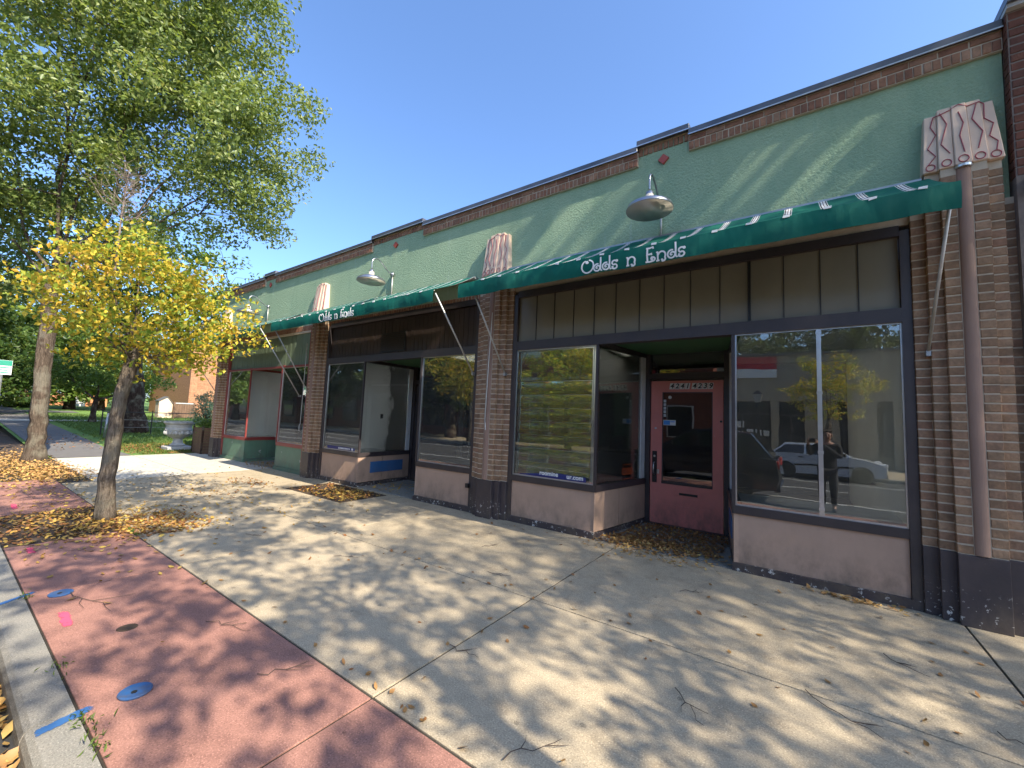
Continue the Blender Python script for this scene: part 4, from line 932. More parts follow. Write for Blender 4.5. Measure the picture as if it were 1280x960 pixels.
# the tall tree behind it
tree('street_tree', 'tall broad green street tree with mottled grey trunk standing in the leaf covered verge', 'tree', (-16.3, -3.68, 0),
     [(-16.3, -3.68, -.1, .190), (-16.3, -3.69, .6, .168), (-16.3, -3.70, 1.4, .160), (-16.3, -3.76, 2.6, .158), (-16.3, -3.74, 3.6, .150), (-16.2, -3.80, 4.6, .14)],
     [((-16.0, -3.2, 13.0), (4.6, 4.2, 4.2)), ((-14.9, -1.9, 9.2), (3.4, 3.0, 2.4)), ((-15.4, -.6, 11.4), (3.0, 2.9, 2.2)), ((-16.5, -5.2, 8.6), (3.4, 2.4, 2.6)), ((-15.6, .0, 8.7), (2.4, 2.3, 1.5)), ((-17.8, -3.5, 7.6), (2.8, 2.6, 1.8)), ((-16.4, -4.2, 16.5), (3.4, 3.2, 2.6)), ((-15.2, -1.6, 14.6), (3.0, 2.6, 2.4)), ((-15.6, -3.2, 6.4), (2.0, 1.7, .9)), ((-16.4, .5, 10.4), (1.6, 1.5, 1.2)), ((-18.2, -4.9, 5.4), (2.4, 1.6, 1.3)), ((-17.0, -5.3, 6.4), (2.0, 1.2, 1.0))],
     800, 118, .142, M['leaf_elm'], M['bark'], 5, .60, shell=2.4, limb_r=.15, droop=.5, up=.45)
# trees out along the kerb beyond the picture's edge: they throw the dappled shade
tree('street_tree', 'tall street tree by the kerb in front of the neighbouring brick building', 'tree', (8.4, -4.1, 0),
     [(8.4, -4.1, -.1, .2), (8.4, -4.1, 1.5, .17), (8.45, -4.15, 3.0, .16), (8.5, -4.1, 4.4, .13)],
     [((8.3, -4.2, 7.0), (3.2, 2.6, 1.9)), ((6.9, -3.6, 6.0), (2.3, 1.9, 1.2)), ((9.8, -4.6, 6.4), (2.4, 2.2, 1.4)), ((8.0, -4.0, 8.8), (2.4, 2.2, 1.2)), ((5.6, -4.4, 5.2), (1.6, 1.6, .8))],
     205, 34, .12, M['leaf_elm'], M['bark'], 21, .26, shell=2.4, limb_r=.15, group=None)
tree('street_tree', 'tallest street tree farther along the kerb in front of the neighbouring brick building', 'tree', (15.5, -3.6, 0),
     [(15.5, -3.6, -.1, .28), (15.5, -3.6, 2, .24), (15.4, -3.5, 5, .2), (15.2, -3.3, 8, .16)],
     [((15.0, -3.2, 15.0), (4.4, 2.6, 3.4)), ((13.0, -2.6, 13.0), (2.6, 1.9, 2.0)), ((17.5, -3.4, 13.5), (2.6, 2.2, 2.2)), ((15.2, -3.4, 10.4), (3.4, 2.4, 1.8)), ((15.0, -2.9, 18.6), (3.2, 2.2, 2.0)), ((18.4, -3.0, 18.0), (2.4, 2.0, 2.2))],
     170, 70, .15, M['leaf_elm'], M['bark'], 33, .62, shell=2.4, limb_r=.26)
tree('street_tree', 'street tree by the kerb close to the big shop window, spreading over the pavement', 'tree', (3.4, -4.35, 0),
     [(3.4, -4.35, -.1, .10), (3.4, -4.35, 1.5, .075), (3.35, -4.3, 3.2, .065), (3.3, -4.25, 5.6, .055)],
     [((2.4, -4.3, 8.6), (3.2, 2.2, 1.3)), ((4.8, -4.9, 7.4), (2.2, 1.5, 1.1)), ((.2, -5.0, 8.8), (2.2, 1.5, 1.0)), ((3.6, -3.0, 9.3), (2.4, 1.3, .8)), ((3.6, -6.0, 7.8), (2.6, 1.1, .9)), ((.8, -6.2, 8.4), (2.2, 1.0, .8)), ((4.9, -1.15, 9.9), (3.0, .42, 1.5)), ((8.2, -1.7, 13.0), (2.6, .5, 1.5))],
     400, 34, .12, M['leaf_elm'], M['bark'], 22, .25, shell=2.0, limb_r=.10)
# behind: yard and background trees
tree('yard_tree', 'large dark trunked tree standing on the lawn behind the yellow tree', 'tree', (-26, .35, .18),
     [(-26, .35, .1, .40), (-26, .3, 1.5, .36), (-26, .1, 3.0, .33), (-26, -.1, 5.0, .30)],
     [((-26, .2, 8.5), (4.6, 4.6, 3.2)), ((-27, -3.2, 6.5), (3, 3, 2)), ((-25.0, 3.4, 7.2), (2.6, 2.8, 2.0)), ((-27, 1.5, 5.6), (3, 3, 1.4))],
     150, 75, .22, M['leaf_mid'], M['bark_dark'], 41, .85, limb_r=.3)
tree('small_tree', 'small reddish trunked tree with low spreading leaves on the far lawn', 'tree', (-33, .05, .39),
     [(-33, .05, .3, .14), (-33, .05, 1.0, .12), (-33, .1, 1.7, .10)],
     [((-33, .2, 2.9), (2.2, 2.4, .95)), ((-32.6, 2.2, 2.7), (1.5, 1.5, .8)), ((-33.2, -1.6, 3.2), (1.6, 1.5, 1.0))],
     90, 60, .17, M['leaf_mid'], M['bark_dark'], 43, .5, limb_r=.3)
bgd = [(-44, -5.5, 9.0, 4.2, 'leaf_dark'), (-52, -1.5, 9.5, 5.0, 'leaf_dark'), (-50, 3.2, 8.5, 4.0, 'leaf_mid'), (-62, 3.5, 11, 5.5, 'leaf_dark'), (-70, -4, 12, 6, 'leaf_mid'), (-38, -7.0, 7.0, 3.4, 'leaf_mid'), (-58, 10, 11, 5, 'leaf_dark'), (-88, 2, 15, 8, 'leaf_dark'), (-40, -3.6, 8.5, 3.0, 'leaf_dark'), (-50, 1.4, 8.0, 3.6, 'leaf_mid'), (-75, 8, 12, 6, 'leaf_dark'), (-110, -6, 15, 9, 'leaf_mid')]
bl_ = ['dark leafy tree on the far verge next to the street sign', 'dense dark tree beyond the path, straight behind the tall street tree', 'mid green tree standing before the tan brick house', 'dark tree behind the orange board fence', 'rounded mid green tree far down the street', 'mid green kerbside tree just past the street sign', 'dark tree rising behind the tan brick house', 'large dark tree closing the view down the path', 'narrow dark tree close behind the tall street tree trunk', 'mid green tree before the orange board fence', 'dark tree filling the gap behind the orange fence', 'farthest pale tree at the end of the street']
for i, (x, y, h, r, lm) in enumerate(bgd):
    z0 = rise(x)
    tree('background_tree', bl_[i], 'tree', (x, y, z0), [(x, y, z0-.2, .3), (x, y, z0+1.5, .26), (x, y, z0+h*.4, .2)],
         [((x, y, z0+h*.62), (r, r, h*.36)), ((x+r*.4, y-r*.4, z0+h*.30), (r*.8, r*.8, h*.22)), ((x+r*.3, y+r*.4, z0+h*.27), (r*.7, r*.7, h*.2))],
         90, 60, .34, M[lm], M['bark_dark'], 60+i, r*.24, group='trees in the distance', limb_r=.3, branch_frac=.2)
# shrubs
def shrub(name, label, c, r, n, ll, m, seed, cat='shrub'):
    rng = np.random.default_rng(seed); t = thing(name, label, cat, (c[0], c[1], c[2]))
    C = in_ball(rng, n)*np.array(r); C[:, 2] = np.abs(C[:, 2]); P = np.concatenate([np.array(c)+q+in_ball(rng, 26)*min(r)*.28 for q in C])
    link('foliage', leaves_mesh('foliage', P, np.full(len(P), ll), m, rng, .3, -.2, .4), t)
    mb = MB()
    for q in C[:40]: mb.tube([(c[0], c[1], c[2]-.1), tuple(np.array(c)+q*.5), tuple(np.array(c)+q)], [.02, .012, .004], 4, cap=False)
    mb.build('stems', M['bark_dark'], t); return t
shrub('shrub', 'blue green rounded shrub growing against the tan brick house', (-22.4, 2.0, .75), (.75, .62, 1.55), 110, .085, M['leaf_spruce'], 81)
shrub('shrub', 'low yellow green shrub on the lawn below the blue green one', (-21.6, 1.95, .05), (.5, .45, .75), 40, .10, M['leaf_mid'], 82)
shrub('shrub', 'low bush beside the board fence at the end of the path', (-52, -1.2, .8), (1.8, 1.2, 1.0), 50, .2, M['leaf_mid'], 83)
# ------------------------------------------------------------ beside the far end of the shop
ur = thing('stone_urn', 'weathered cast stone urn planter on a square foot at the lawn edge', 'planter', (-18.0, -.22, 0))
MB().box(-18.36, -17.64, -.58, .14, -.05, .13).build('foot', M['stone'], ur, bevel=.02)
MB().lathe([(.20, .13), (.23, .17), (.15, .24), (.13, .36), (.18, .42), (.30, .48), (.37, .56), (.36, .62), (.39, .70), (.36, .78), (.38, .88), (.43, .93), (.44, .98), (.38, .985), (.36, .90), (.001, .88)], (-18.0, -.22, 0), 28).build('bowl', M['stone'], ur, smooth=False)
fl_ = MB()
for i in range(14):
    a = 2*PI*i/14; fl_.sphere((-18.0+.36*math.cos(a), -.22+.36*math.sin(a), .60), .06, 8, (1, 1, 1.3))
fl_.build('gadroon', M['stone'], ur, smooth=True)
MB().lathe([(.001, .90), (.35, .90)], (-18.0, -.22, .012), 20).build('soil_fill', M['soil'], ur)
wp = thing('wooden_planter', 'tall dark wooden planter box against the end pier with plants on top', 'planter', (-16.55, .1, 0))
for i in range(9):
    z = i*.095; MB().box(-16.95, -16.15, -.12, -.10, z, z+.088).build('plank', M['wood'], wp); MB().box(-16.15, -16.13, -.10, .34, z, z+.088).build('plank', M['wood'], wp)
pf = MB()
for x, y in ((-16.96, -.13), (-16.17, -.13), (-16.17, .32)): pf.box(x, x+.05, y, y+.05, 0, .90)
pf.build('corner_batten', M['bark_dark'], wp); MB().box(-16.94, -16.15, -.10, .34, .80, .84).build('soil_fill', M['soil'], wp)
rng = np.random.default_rng(5); P = np.array([-16.5, .12, .95])+rng.normal(size=(420, 3))*np.array([.22, .12, .10])
link('foliage', leaves_mesh('foliage', P, np.full(len(P), .10), M['leaf_mid'], rng, .2, -.4, .35), wp)
fe = thing('rail_fence', 'low black rail fence with thin posts along the lawn beyond the urn', 'fence', (-24.5, 0, .13))
fz = .13
for y in (-1.06, .6, 2.24, 3.9): MB().tube([(-24.5, y, fz-.1), (-24.5, y, fz+1.12)], .024, 8).build('post', M['black'], fe)
for z in (1.02,): MB().tube([(-24.5, -1.06, fz+z), (-24.5, 3.9, fz+z)], .018, 6).build('rail', M['black'], fe)
for z in (.35, .68): MB().tube([(-24.5, -1.06, fz+z), (-24.5, 3.9, fz+z)], .006, 5).build('wire', M['galv_post'], fe)
gp = thing('galvanised_post', 'short galvanised steel post standing at the path edge beside the black rail fence', 'post', (-23.2, -1.18, 0))
MB().tube([(-23.2, -1.18, 0), (-23.16, -1.13, 1.12)], .035, 10).build('tube', M['galv_post'], gp, smooth=True); MB().sphere((-23.16, -1.13, 1.13), .042, 10).build('cap', M['black'], gp, smooth=True)
ss = thing('street_sign', 'green and white parking sign on a thin post by the kerb', 'street sign', (-18.2, -4.28, 0))
MB().tube([(-18.2, -4.30, 0), (-18.2, -4.30, 2.62)], .028, 8).build('post', M['galv_post'], ss)
sg = MB().box(-18.19, -18.165, -4.50, -4.13, 2.22, 2.62).build('sign_plate', M['letter'], ss); MB().box(-18.166, -18.160, -4.495, -4.135, 2.47, 2.615).build('green_band', M['street_green'], sg)
me = text_mesh('lettering', '2 HR', .11, M['street_green'], depth=.001, bold=.003); 
lt = MB()
for z, a, b in ((2.40, -4.46, -4.17), (2.33, -4.42, -4.20), (2.26, -4.46, -4.18)): lt.box(-18.166, -18.160, a, b, z, z+.03)
lt.build('printed_line', M['street_green'], sg); bpy.data.meshes.remove(me)
# tan brick house, its porch wall and gate, the board fence, a parked car far down the street
hz = .55
hs = thing('brick_house', 'sunlit tan brick house behind the blue green shrub', 'house', (-42, 10, hz))
hw = MB().box(-50, -40, 6.5, 18, hz-.6, 6.6).build('wall', M['house_brick'], hs)
MB().hexa([(-50.5, 6.1, 6.6), (-39.6, 6.1, 6.6), (-39.6, 18.4, 6.6), (-50.5, 18.4, 6.6)], [(-48, 9, 9), (-42, 9, 9), (-42, 16, 9), (-48, 16, 9)]).build('roof', M['roofing'], hs)
for y in (9.0, 12.5, 15.5):
    f = MB().box(-40.02, -39.95, y, y+1.1, 2.2, 4.0).build('window', M['white_paint'], hs); MB().box(-39.96, -39.93, y+.08, y+1.02, 2.28, 3.92).build('pane', M['shade_glass'], f)
gb = MB()
for k in range(34):
    z = hz+.1+k*.16; y = 6.52
    while y < 9.4: gb.box(-40.0, -39.985, y, y+.42, z, z+.14); y += .46
gb.build('bricks', M['house_brick'], hw, kind='stuff')
g2 = thing('garden_gate', 'brown board gate with a pale top rail beside the tan brick house', 'gate', (-38, 5.7, .6))
for i in range(8): MB().box(-38.03, -38, 5.12+i*.15, 5.26+i*.15, .60, 1.62).build('board', M['wood'], g2)
MB().box(-38.05, -37.97, 5.08, 6.36, 1.62, 1.70).build('top_rail', M['stone'], g2)
for y in (5.1, 6.3): MB().box(-38.06, -37.96, y-.05, y+.05, .5, 1.75).build('post', M['wood'], g2)
wb = thing('garden_shed', 'small pale pink shed with a sloping side between the trees and the gate', 'shed', (-38.5, 4.7, .6))
MB().prism_x([(4.3, .5), (5.1, .5), (5.1, 1.55), (4.75, 2.05), (4.3, 1.75)], -39.2, -38.4).build('wall', M['cap_pink'], wb); MB().prism_x([(4.25, 1.74), (4.75, 2.06), (5.15, 1.55), (5.15, 1.60), (4.75, 2.13), (4.25, 1.81)], -39.25, -38.35).build('roof', M['roofing'], wb)
bf = thing('board_fence', 'orange brown board fence across the end of the lawn', 'fence', (-60, 2, .95))
k = 0
for i in range(30):
    y = -.55+i*.2; MB().box(-60.03, -60, y, y+.19, .8, 2.22+.04*((i*7) % 3)).build('board', M['fence_wood'], bf)
for z in (1.1, 1.9): MB().box(-60.08, -60.03, -.55, 5.45, z, z+.1).build('rail', M['wood'], bf)
sl = thing('site_sign', 'white notice board with grey lines leaning on the orange fence', 'sign', (-59.6, 3.4, .95))
MB().hexa([(-59.5, 3.0, .9), (-59.5, 3.75, .9), (-59.45, 3.75, .9), (-59.45, 3.0, .9)], [(-59.7, 3.0, 1.9), (-59.7, 3.75, 1.9), (-59.65, 3.75, 1.9), (-59.65, 3.0, 1.9)]).build('board', M['letter'], sl)
b_ = MB()
for i in range(3): z = 1.2+i*.2; x = -59.44-(z-.9)*.2; b_.box(x-.01, x+.006, 3.1, 3.6, z, z+.06)
b_.build('printed_line', M['galv_post'], sl)

# ------------------------------------------------------------ vehicles
def car(name, label, cat, loc, rotz, prof, glass_poly, L, Wd, wheel_x, wr, pm, rear_x, front_x, hood=None, pillars=()):
    # local: +x forward, y across, z up; profile is the side outline of the body
    t = thing(name, label, cat, (0, 0, 0))
    hw = Wd/2
    def shell(poly, wfun, nm, m, smooth=False):
        n = len(poly); mb = MB(); ys = [-1, -.86, 0, .86, 1]
        vs = []
        for y in ys:
            for x, z in poly:
                w = wfun(z)*(1 if abs(y) < .99 else 1.0); sh = .985 if abs(y) > .99 else 1.0
                cx = sum(p[0] for p in poly)/n; vs.append((cx+(x-cx)*sh, y*w, z if abs(y) < .99 else z-.012*(z > .5)))
        fs = []
        for k in range(len(ys)-1):
            for i in range(n): j = (i+1) % n; fs.append((k*n+i, k*n+j, (k+1)*n+j, (k+1)*n+i))
        fs.append(tuple(range(n))[::-1]); fs.append(tuple((len(ys)-1)*n+i for i in range(n)))
        return mb.add(vs, fs).build(nm, m, t, smooth)
    belt = max(z for x, z in prof)
    gz0 = min(z for x, z in glass_poly); gz1 = max(z for x, z in glass_poly)
    tum = lambda z: hw*(1-.0*z) if z <= gz0 else hw*(1-.20*(z-gz0)/(gz1-gz0))
    b = shell(prof, lambda z: hw*(.97+.03*min(1, z/.6)), 'body', pm)
    shell(glass_poly, lambda z: tum(z)*.985, 'cabin', pm)
    # side glass, windscreen and rear screen as proud panes
    cx = sum(p[0] for p in glass_poly)/len(glass_poly); cz = (gz0+gz1)/2
    cuts = sorted(pillars); 
    xs0 = min(p[0] for p in glass_poly); xs1 = max(p[0] for p in glass_poly)
    def zt(x):   # roof height at x
        best = gz0
        P = glass_poly; n = len(P)
        for i in range(n):
            (xa, za), (xb, zb) = P[i], P[(i+1) % n]
            if min(xa, xb) <= x <= max(xa, xb) and abs(xa-xb) > 1e-6: best = max(best, za+(zb-za)*(x-xa)/(xb-xa))
        return best
    edges = [xs0+.16]+list(cuts)+[xs1-.20]
    for s in (-1, 1):
        for a, b2 in zip(edges[:-1], edges[1:]):
            a2, b3 = a+.035, b2-.035; N = 6; lo = []; hi = []
            for k in range(N+1):
                x = a2+(b3-a2)*k/N; z1 = max(gz0+.03, zt(x)-.075); lo.append((x, s*(tum(gz0+.02)*.985+.004), gz0+.02)); hi.append((x, s*(tum(z1)*.985+.004), z1))
            mb = MB(); vs = lo+hi; n = N+1
            mb.add(vs, [(k, k+1, n+k+1, n+k) if s < 0 else (k, n+k, n+k+1, k+1) for k in range(N)]); mb.build('side_window', M['car_glass'], t)
    P = glass_poly
    for nm, (a, b2) in (('rear_window', (P[0], P[1])), ('windscreen', (P[-2], P[-1]))):
        a_, b_ = Vector(a), Vector(b2); nrm = Vector(((b_-a_).y, -(b_-a_).x)).normalized()
        if (nrm.x > 0) != (nm == 'windscreen'): nrm = -nrm
        q0 = a_.lerp(b_, .08)+nrm*.006; q1 = a_.lerp(b_, .9)+nrm*.006
        MB().add([(q0.x, -tum(q0.y)*.86, q0.y), (q0.x, tum(q0.y)*.86, q0.y), (q1.x, tum(q1.y)*.86, q1.y), (q1.x, -tum(q1.y)*.86, q1.y)], [(0, 1, 2, 3)]).build(nm, M['car_glass'], t)
    for x in wheel_x:
        for s in (-1, 1):
            c = (x, s*(hw-.09), wr)
            am = MB(); am.lathe([(wr+.03, -.012), (wr+.03, .012), (.05, .012)], (0, 0, 0), 28); a_ = am.build('wheel_arch', M['black'], t)
            a_.matrix_local = Matrix.Translation((x, s*hw, wr)) @ Matrix.Rotation(PI/2, 4, 'X')
            w = MB().lathe([(.001, -.1), (wr*.8, -.1), (wr, -.08), (wr, .08), (wr*.8, .105), (wr*.66, .10), (.001, .08)], (0, 0, 0), 28).build('wheel', M['tyre'], t)
            w.matrix_local = Matrix.Translation((x, s*(hw-.06), wr)) @ Matrix.Rotation(-s*PI/2, 4, 'X')
            rim = MB().lathe([(wr*.64, .098), (wr*.62, .118), (wr*.50, .112), (wr*.2, .105), (.03, .125), (.001, .125)], (0, 0, 0), 24)
            r_ = rim.build('rim', M['rim'], w)
            sp = MB()
            for k in range(7): a0 = 2*PI*k/7; sp.hexa([(wr*.22*math.cos(a0-.25), wr*.22*math.sin(a0-.25), .108), (wr*.55*math.cos(a0-.1), wr*.55*math.sin(a0-.1), .112), (wr*.55*math.cos(a0+.1), wr*.55*math.sin(a0+.1), .112), (wr*.22*math.cos(a0+.25), wr*.22*math.sin(a0+.25), .108)], [(wr*.22*math.cos(a0-.2), wr*.22*math.sin(a0-.2), .122), (wr*.55*math.cos(a0-.08), wr*.55*math.sin(a0-.08), .122), (wr*.55*math.cos(a0+.08), wr*.55*math.sin(a0+.08), .122), (wr*.22*math.cos(a0+.2), wr*.22*math.sin(a0+.2), .122)])
            sp.build('spokes', M['black'], w)
    for s in (-1, 1):
        y = s*(hw-.20); zl = gz0-.16
        MB().box(rear_x-.012, rear_x+.14, min(y-.15*1, y+.15), max(y-.15, y+.19 if s > 0 else y+.15), zl-.10, zl+.09).build('tail_light', M['tail_red'], t, bevel=.02)
        MB().box(front_x-.22, front_x+.005, min(y-.17, y+.17), max(y-.17, y+.17), zl-.16, zl-.02).build('headlight', M['head_lamp'], t, bevel=.02)
        MB().box(xs1-.35, xs1-.25, s*(hw+.02)-.07, s*(hw+.02)+.07, gz0+.02, gz0+.14).build('mirror', M['black'], t, bevel=.02)
        hd = MB()
        for x in list(cuts): hd.box(x-.22, x-.06, s*hw*.995-.012, s*hw*.995+.012, gz0-.12, gz0-.085)
        hd.build('door_handle', M['black'], t)
    bm_ = MB(); bm_.box(rear_x-.03, rear_x+.10, -hw*.9, hw*.9, .28, .44).box(front_x-.12, front_x+.02, -hw*.88, hw*.88, .24, .40); bm_.build('bumper', M['black'] if pm is not M['dark_car'] else pm, t, bevel=.02)
    MB().box(rear_x-.016, rear_x+.02, -.27, .27, .56, .70).build('number_plate', M['letter'], t)
    for s in (-1, 1): MB().box(rear_x+.95, front_x-.95, s*hw*.995-.012, s*hw*.995+.014, .50, .56).build('side_trim', M['black'], t)
    t.location = loc; t.rotation_euler = (0, 0, rotz); return t
hatch_p = [(-1.86, .26), (-1.90, .60), (-1.84, .92), (-1.2, .96), (.75, .94), (1.25, .86), (1.84, .70), (1.92, .52), (1.88, .26), (1.50, .20), (-1.45, .20)]
hatch_g = [(-1.72, .93), (-1.22, 1.36), (-.4, 1.40), (.15, 1.35), (.95, .93)]
car('hatchback', 'silver two door hatchback parked at the far kerb, mirrored in the big shop window', 'car', (.52, -13.5, -.13), 0, hatch_p, hatch_g, 3.8, 1.66, (-1.17, 1.20), .29, M['silver_car'], -1.88, 1.90, pillars=(-.55,)).scale = (.90, .95, .93)
suv_p = [(-2.22, .34), (-2.28, .60), (-2.22, 1.02), (-1.5, 1.10), (1.0, 1.08), (1.75, 1.0), (2.2, .84), (2.27, .60), (2.22, .30), (1.8, .26), (-1.8, .26)]
suv_g = [(-2.14, 1.06), (-1.70, 1.60), (-.8, 1.68), (.25, 1.62), (1.15, 1.07)]
car('parked_suv', 'black parked sport utility car at the near kerb, mirrored in the red door glass', 'car', (-2.7, -6.6, -.13), PI, suv_p, suv_g, 4.55, 1.80, (-1.38, 1.38), .35, M['dark_car'], -2.25, 2.25, pillars=(-1.05, .05))
car('parked_car', 'small blue grey car parked far down the path by the orange board fence', 'car', (-63.5, -.9, 1.05), PI/2, hatch_p, hatch_g, 3.8, 1.66, (-1.17, 1.20), .29, M['blue_car'], -1.88, 1.90, pillars=(-.55,))

# ------------------------------------------------------------ across the street (seen mirrored in the glass)
ob_ = thing('brick_shop', 'beige single storey shop building across the street behind the silver car', 'building', (3, -19, 0))
wz = MB(); wz.box(-4.2, 14, -30, -18.7, 2.95, 5.25).box(-4.2, 14, -30, -18.9, 0, .5); wz.build('wall', M['opp_beige'], ob_)
pzs = [-4.2, -3.9, -1.3, -1.0, .05, 1.35, 1.65, 2.65, 3.2, 6.4, 6.9, 10.2, 10.6, 13.6, 14.0]
pm_ = MB()
for i in range(0, len(pzs)-1, 2): pm_.box(pzs[i], pzs[i+1], -19.0, -18.71, 0, 2.95)
pm_.build('pier', M['opp_beige'], ob_)
for i in range(1, len(pzs)-1, 2):
    a, b = pzs[i], pzs[i+1]; f = MB(); f.box(a, b, -18.95, -18.85, 2.25, 2.33).box(a, b, -18.95, -18.85, .5, .58).box((a+b)/2-.04, (a+b)/2+.04, -18.95, -18.85, .58, 2.25).box(a, b, -18.95, -18.85, 2.87, 2.95)
    f = f.build('window_frame', M['dark_frame'], ob_); MB().box(a, b, -19.0, -18.93, .5, 2.95).build('pane', M['shade_glass'], f)
MB().box(.35, 1.05, -18.84, -18.80, .02, 2.2).build('door', M['maroon'], ob_)
MB().box(-4.3, 14.1, -18.95, -18.6, 5.25, 5.33).build('coping', M['coping'], ob_)
for i, x in enumerate((-2.35, -2.0, -1.65, -3.0, -2.75)):
    z = 1.25 if i < 3 else 1.6; MB().box(x, x+.26, -18.90, -18.86, z, z+.28).build('window_notice', M['letter'], ob_)
bn = thing('banner', 'red over white banner hung high on the beige shop across the street', 'banner', (-2.0, -18.6, 4.6))
MB().box(-3.6, -1.05, -18.66, -18.62, 4.55, 5.2).build('red_cloth', M['banner_red'], bn); MB().box(-3.6, -1.05, -18.66, -18.62, 4.15, 4.55).build('white_cloth', M['letter'], bn)
rb = thing('brick_hall', 'two storey red brick building with raised parapet blocks across the street', 'building', (-9, -20, 0))
MB().box(-17, -4.5, -34, -19.2, 0, 6.4).build('wall', M['opp_red'], rb)
for x in (-15.8, -12.6, -9.4, -6.2): MB().box(x-.9, x+.9, -19.6, -19.05, 5.3, 7.3).build('parapet_block', M['opp_red'], rb); MB().box(x-.75, x+.75, -19.06, -19.0, 5.9, 6.9).build('stone_panel', M['stone'], rb)
for x in (-15, -12, -9, -6.4):
    f = MB().box(x-.8, x+.8, -19.22, -19.1, .8, 2.8).build('window', M['white_paint'], rb); MB().box(x-.72, x+.72, -19.12, -19.07, .88, 2.72).build('pane', M['shade_glass'], f)
MB().box(-17.1, -4.4, -34, -19.0, 4.3, 4.5).build('string_course', M['stone'], rb)
b3 = thing('brick_block', 'orange red brick block across the street beyond the raised parapets', 'building', (-24, -20, 0))
MB().box(-78, -17.6, -34, -18.9, 0, 5.2).build('wall', M['opp_red'], b3); MB().box(-78.1, -17.5, -34, -18.8, 5.2, 5.35).build('coping', M['coping'], b3)
for x in (-61, -57, -53, -49, -45, -41, -37, -33, -29, -25, -21):
    f = MB().box(x-1.2, x+1.2, -18.92, -18.8, .7, 2.9).build('window', M['dark_frame'], b3); MB().box(x-1.1, x+1.1, -18.82, -18.77, .8, 2.8).build('pane', M['shade_glass'], f)
sl_ = thing('street_lamp', 'black lantern street lamp on the far pavement beside the bare yellow tree', 'street lamp', (-1.55, -14.7, 0))
MB().lathe([(.14, 0), (.14, .25), (.08, .45), (.055, .5), (.05, 2.6), (.08, 2.66), (.001, 2.67)], (-1.55, -14.7, 0), 12).build('pole', M['black'], sl_)
MB().hexa([(-1.55+x, -14.7+y, 2.68) for x, y in ((-.09, -.09), (.09, -.09), (.09, .09), (-.09, .09))], [(-1.55+x, -14.7+y, 3.05) for x, y in ((-.17, -.17), (.17, -.17), (.17, .17), (-.17, .17))]).build('lantern', M['enamel'], sl_)
MB().hexa([(-1.55+x, -14.7+y, 3.05) for x, y in ((-.2, -.2), (.2, -.2), (.2, .2), (-.2, .2))], [(-1.55+x, -14.7+y, 3.2) for x, y in ((-.03, -.03), (.03, -.03), (.03, .03), (-.03, .03))]).build('lantern_roof', M['black'], sl_)
def far_yellow(x, y, s, label, seed):
    tree('yellow_tree', label, 'tree', (x, y, 0), [(x, y, -.05, .10*s), (x, y, 1.1*s, .085*s), (x+.05, y, 2.0*s, .075*s)],
         [((x+.1, y, 3.4*s), (1.55*s, 1.3*s, .95*s)), ((x-.9*s, y, 3.0*s), (.8*s, .9*s, .6*s)), ((x+.9*s, y+.2, 3.2*s), (.9*s, .9*s, .7*s)), ((x, y, 4.2*s), (1.0*s, .9*s, .5*s)), ((x, y, 2.3*s), (1.2*s, 1.0*s, .5*s))], 150, 30, .10*s, M['leaf_yellow'], M['bark'], seed, .24*s, limb_r=.18)
far_yellow(.75, -14.9, 1.0, 'yellow street tree across the street behind the silver car', 91)
tree('yellow_tree', 'broad low crowned yellow tree across the street opposite the blind window', 'tree', (-10.4, -14.7, 0), [(-10.4, -14.7, -.05, .16), (-10.4, -14.7, 1.0, .14), (-10.35, -14.7, 1.8, .12)],
     [((-10.6, -14.6, 3.6), (2.6, 1.7, 1.9)), ((-12.6, -14.8, 3.2), (1.6, 1.3, 1.5)), ((-8.8, -14.6, 3.2), (1.6, 1.3, 1.5)), ((-10.8, -14.5, 5.4), (2.2, 1.5, 1.2)), ((-10.6, -14.2, 2.2), (2.6, 1.0, .7)), ((-10.4, -14.6, 6.9), (2.3, 1.4, 1.2))], 320, 40, .15, M['leaf_yellow'], M['bark'], 92, .38, limb_r=.18)
far_yellow(-7.6, -15.0, 1.55, 'yellow street tree across the street before the raised brick parapets', 93)
far_yellow(-17.6, -14.9, 1.3, 'yellow street tree across the street opposite the brown boarded shop', 94)
far_yellow(-24.5, -14.9, 1.3, 'yellow street tree across the street farthest down the block', 95)
opp = [(-21, -16.6, 9, 3.2), (-29.5, -16.4, 10, 3.6), (-38, -16.4, 10, 3.8), (-47, -16.4, 10, 4.0), (-57, -16.4, 11, 4.2), (-3.5, -33, 11, 5.0), (4, -34, 12, 5.5), (12, -33, 11, 5), (-13, -38, 12, 6), (-24, -37, 12, 6), (-33, -38, 12, 6)]
ol = ['kerbside dark tree across the street between the two farthest yellow trees', 'kerbside dark tree across the street before the middle of the orange red block', 'kerbside dark tree across the street toward the end of the orange red block', 'next to last kerbside dark tree far along the opposite pavement', 'last kerbside dark tree far along the opposite pavement', 'dark tree behind the beige shop roof, above its red banner', 'dark tree behind the beige shop roof, above its doorway', 'dark tree behind the far end of the beige shop', 'dark tree rising behind the red brick parapets', 'dark tree behind the orange red brick block', 'dark tree behind the far end of the orange red brick block']
for i, (x, y, h, r) in enumerate(opp):
    tree('background_tree', ol[i], 'tree', (x, y, 0), [(x, y, -.2, .35), (x, y, 2, .3), (x, y, h*.4, .24)], [((x, y, h*.68), (r, r*.8, h*.34)), ((x-r*.5, y+.5, h*.42), (r*.8, r*.7, h*.22)), ((x+r*.5, y+.5, h*.42), (r*.8, r*.7, h*.22))], 110, 110, .36, M['leaf_dark'], M['bark_dark'], 110+i, r*.22, group='trees across the street', limb_r=.3, branch_frac=.2)

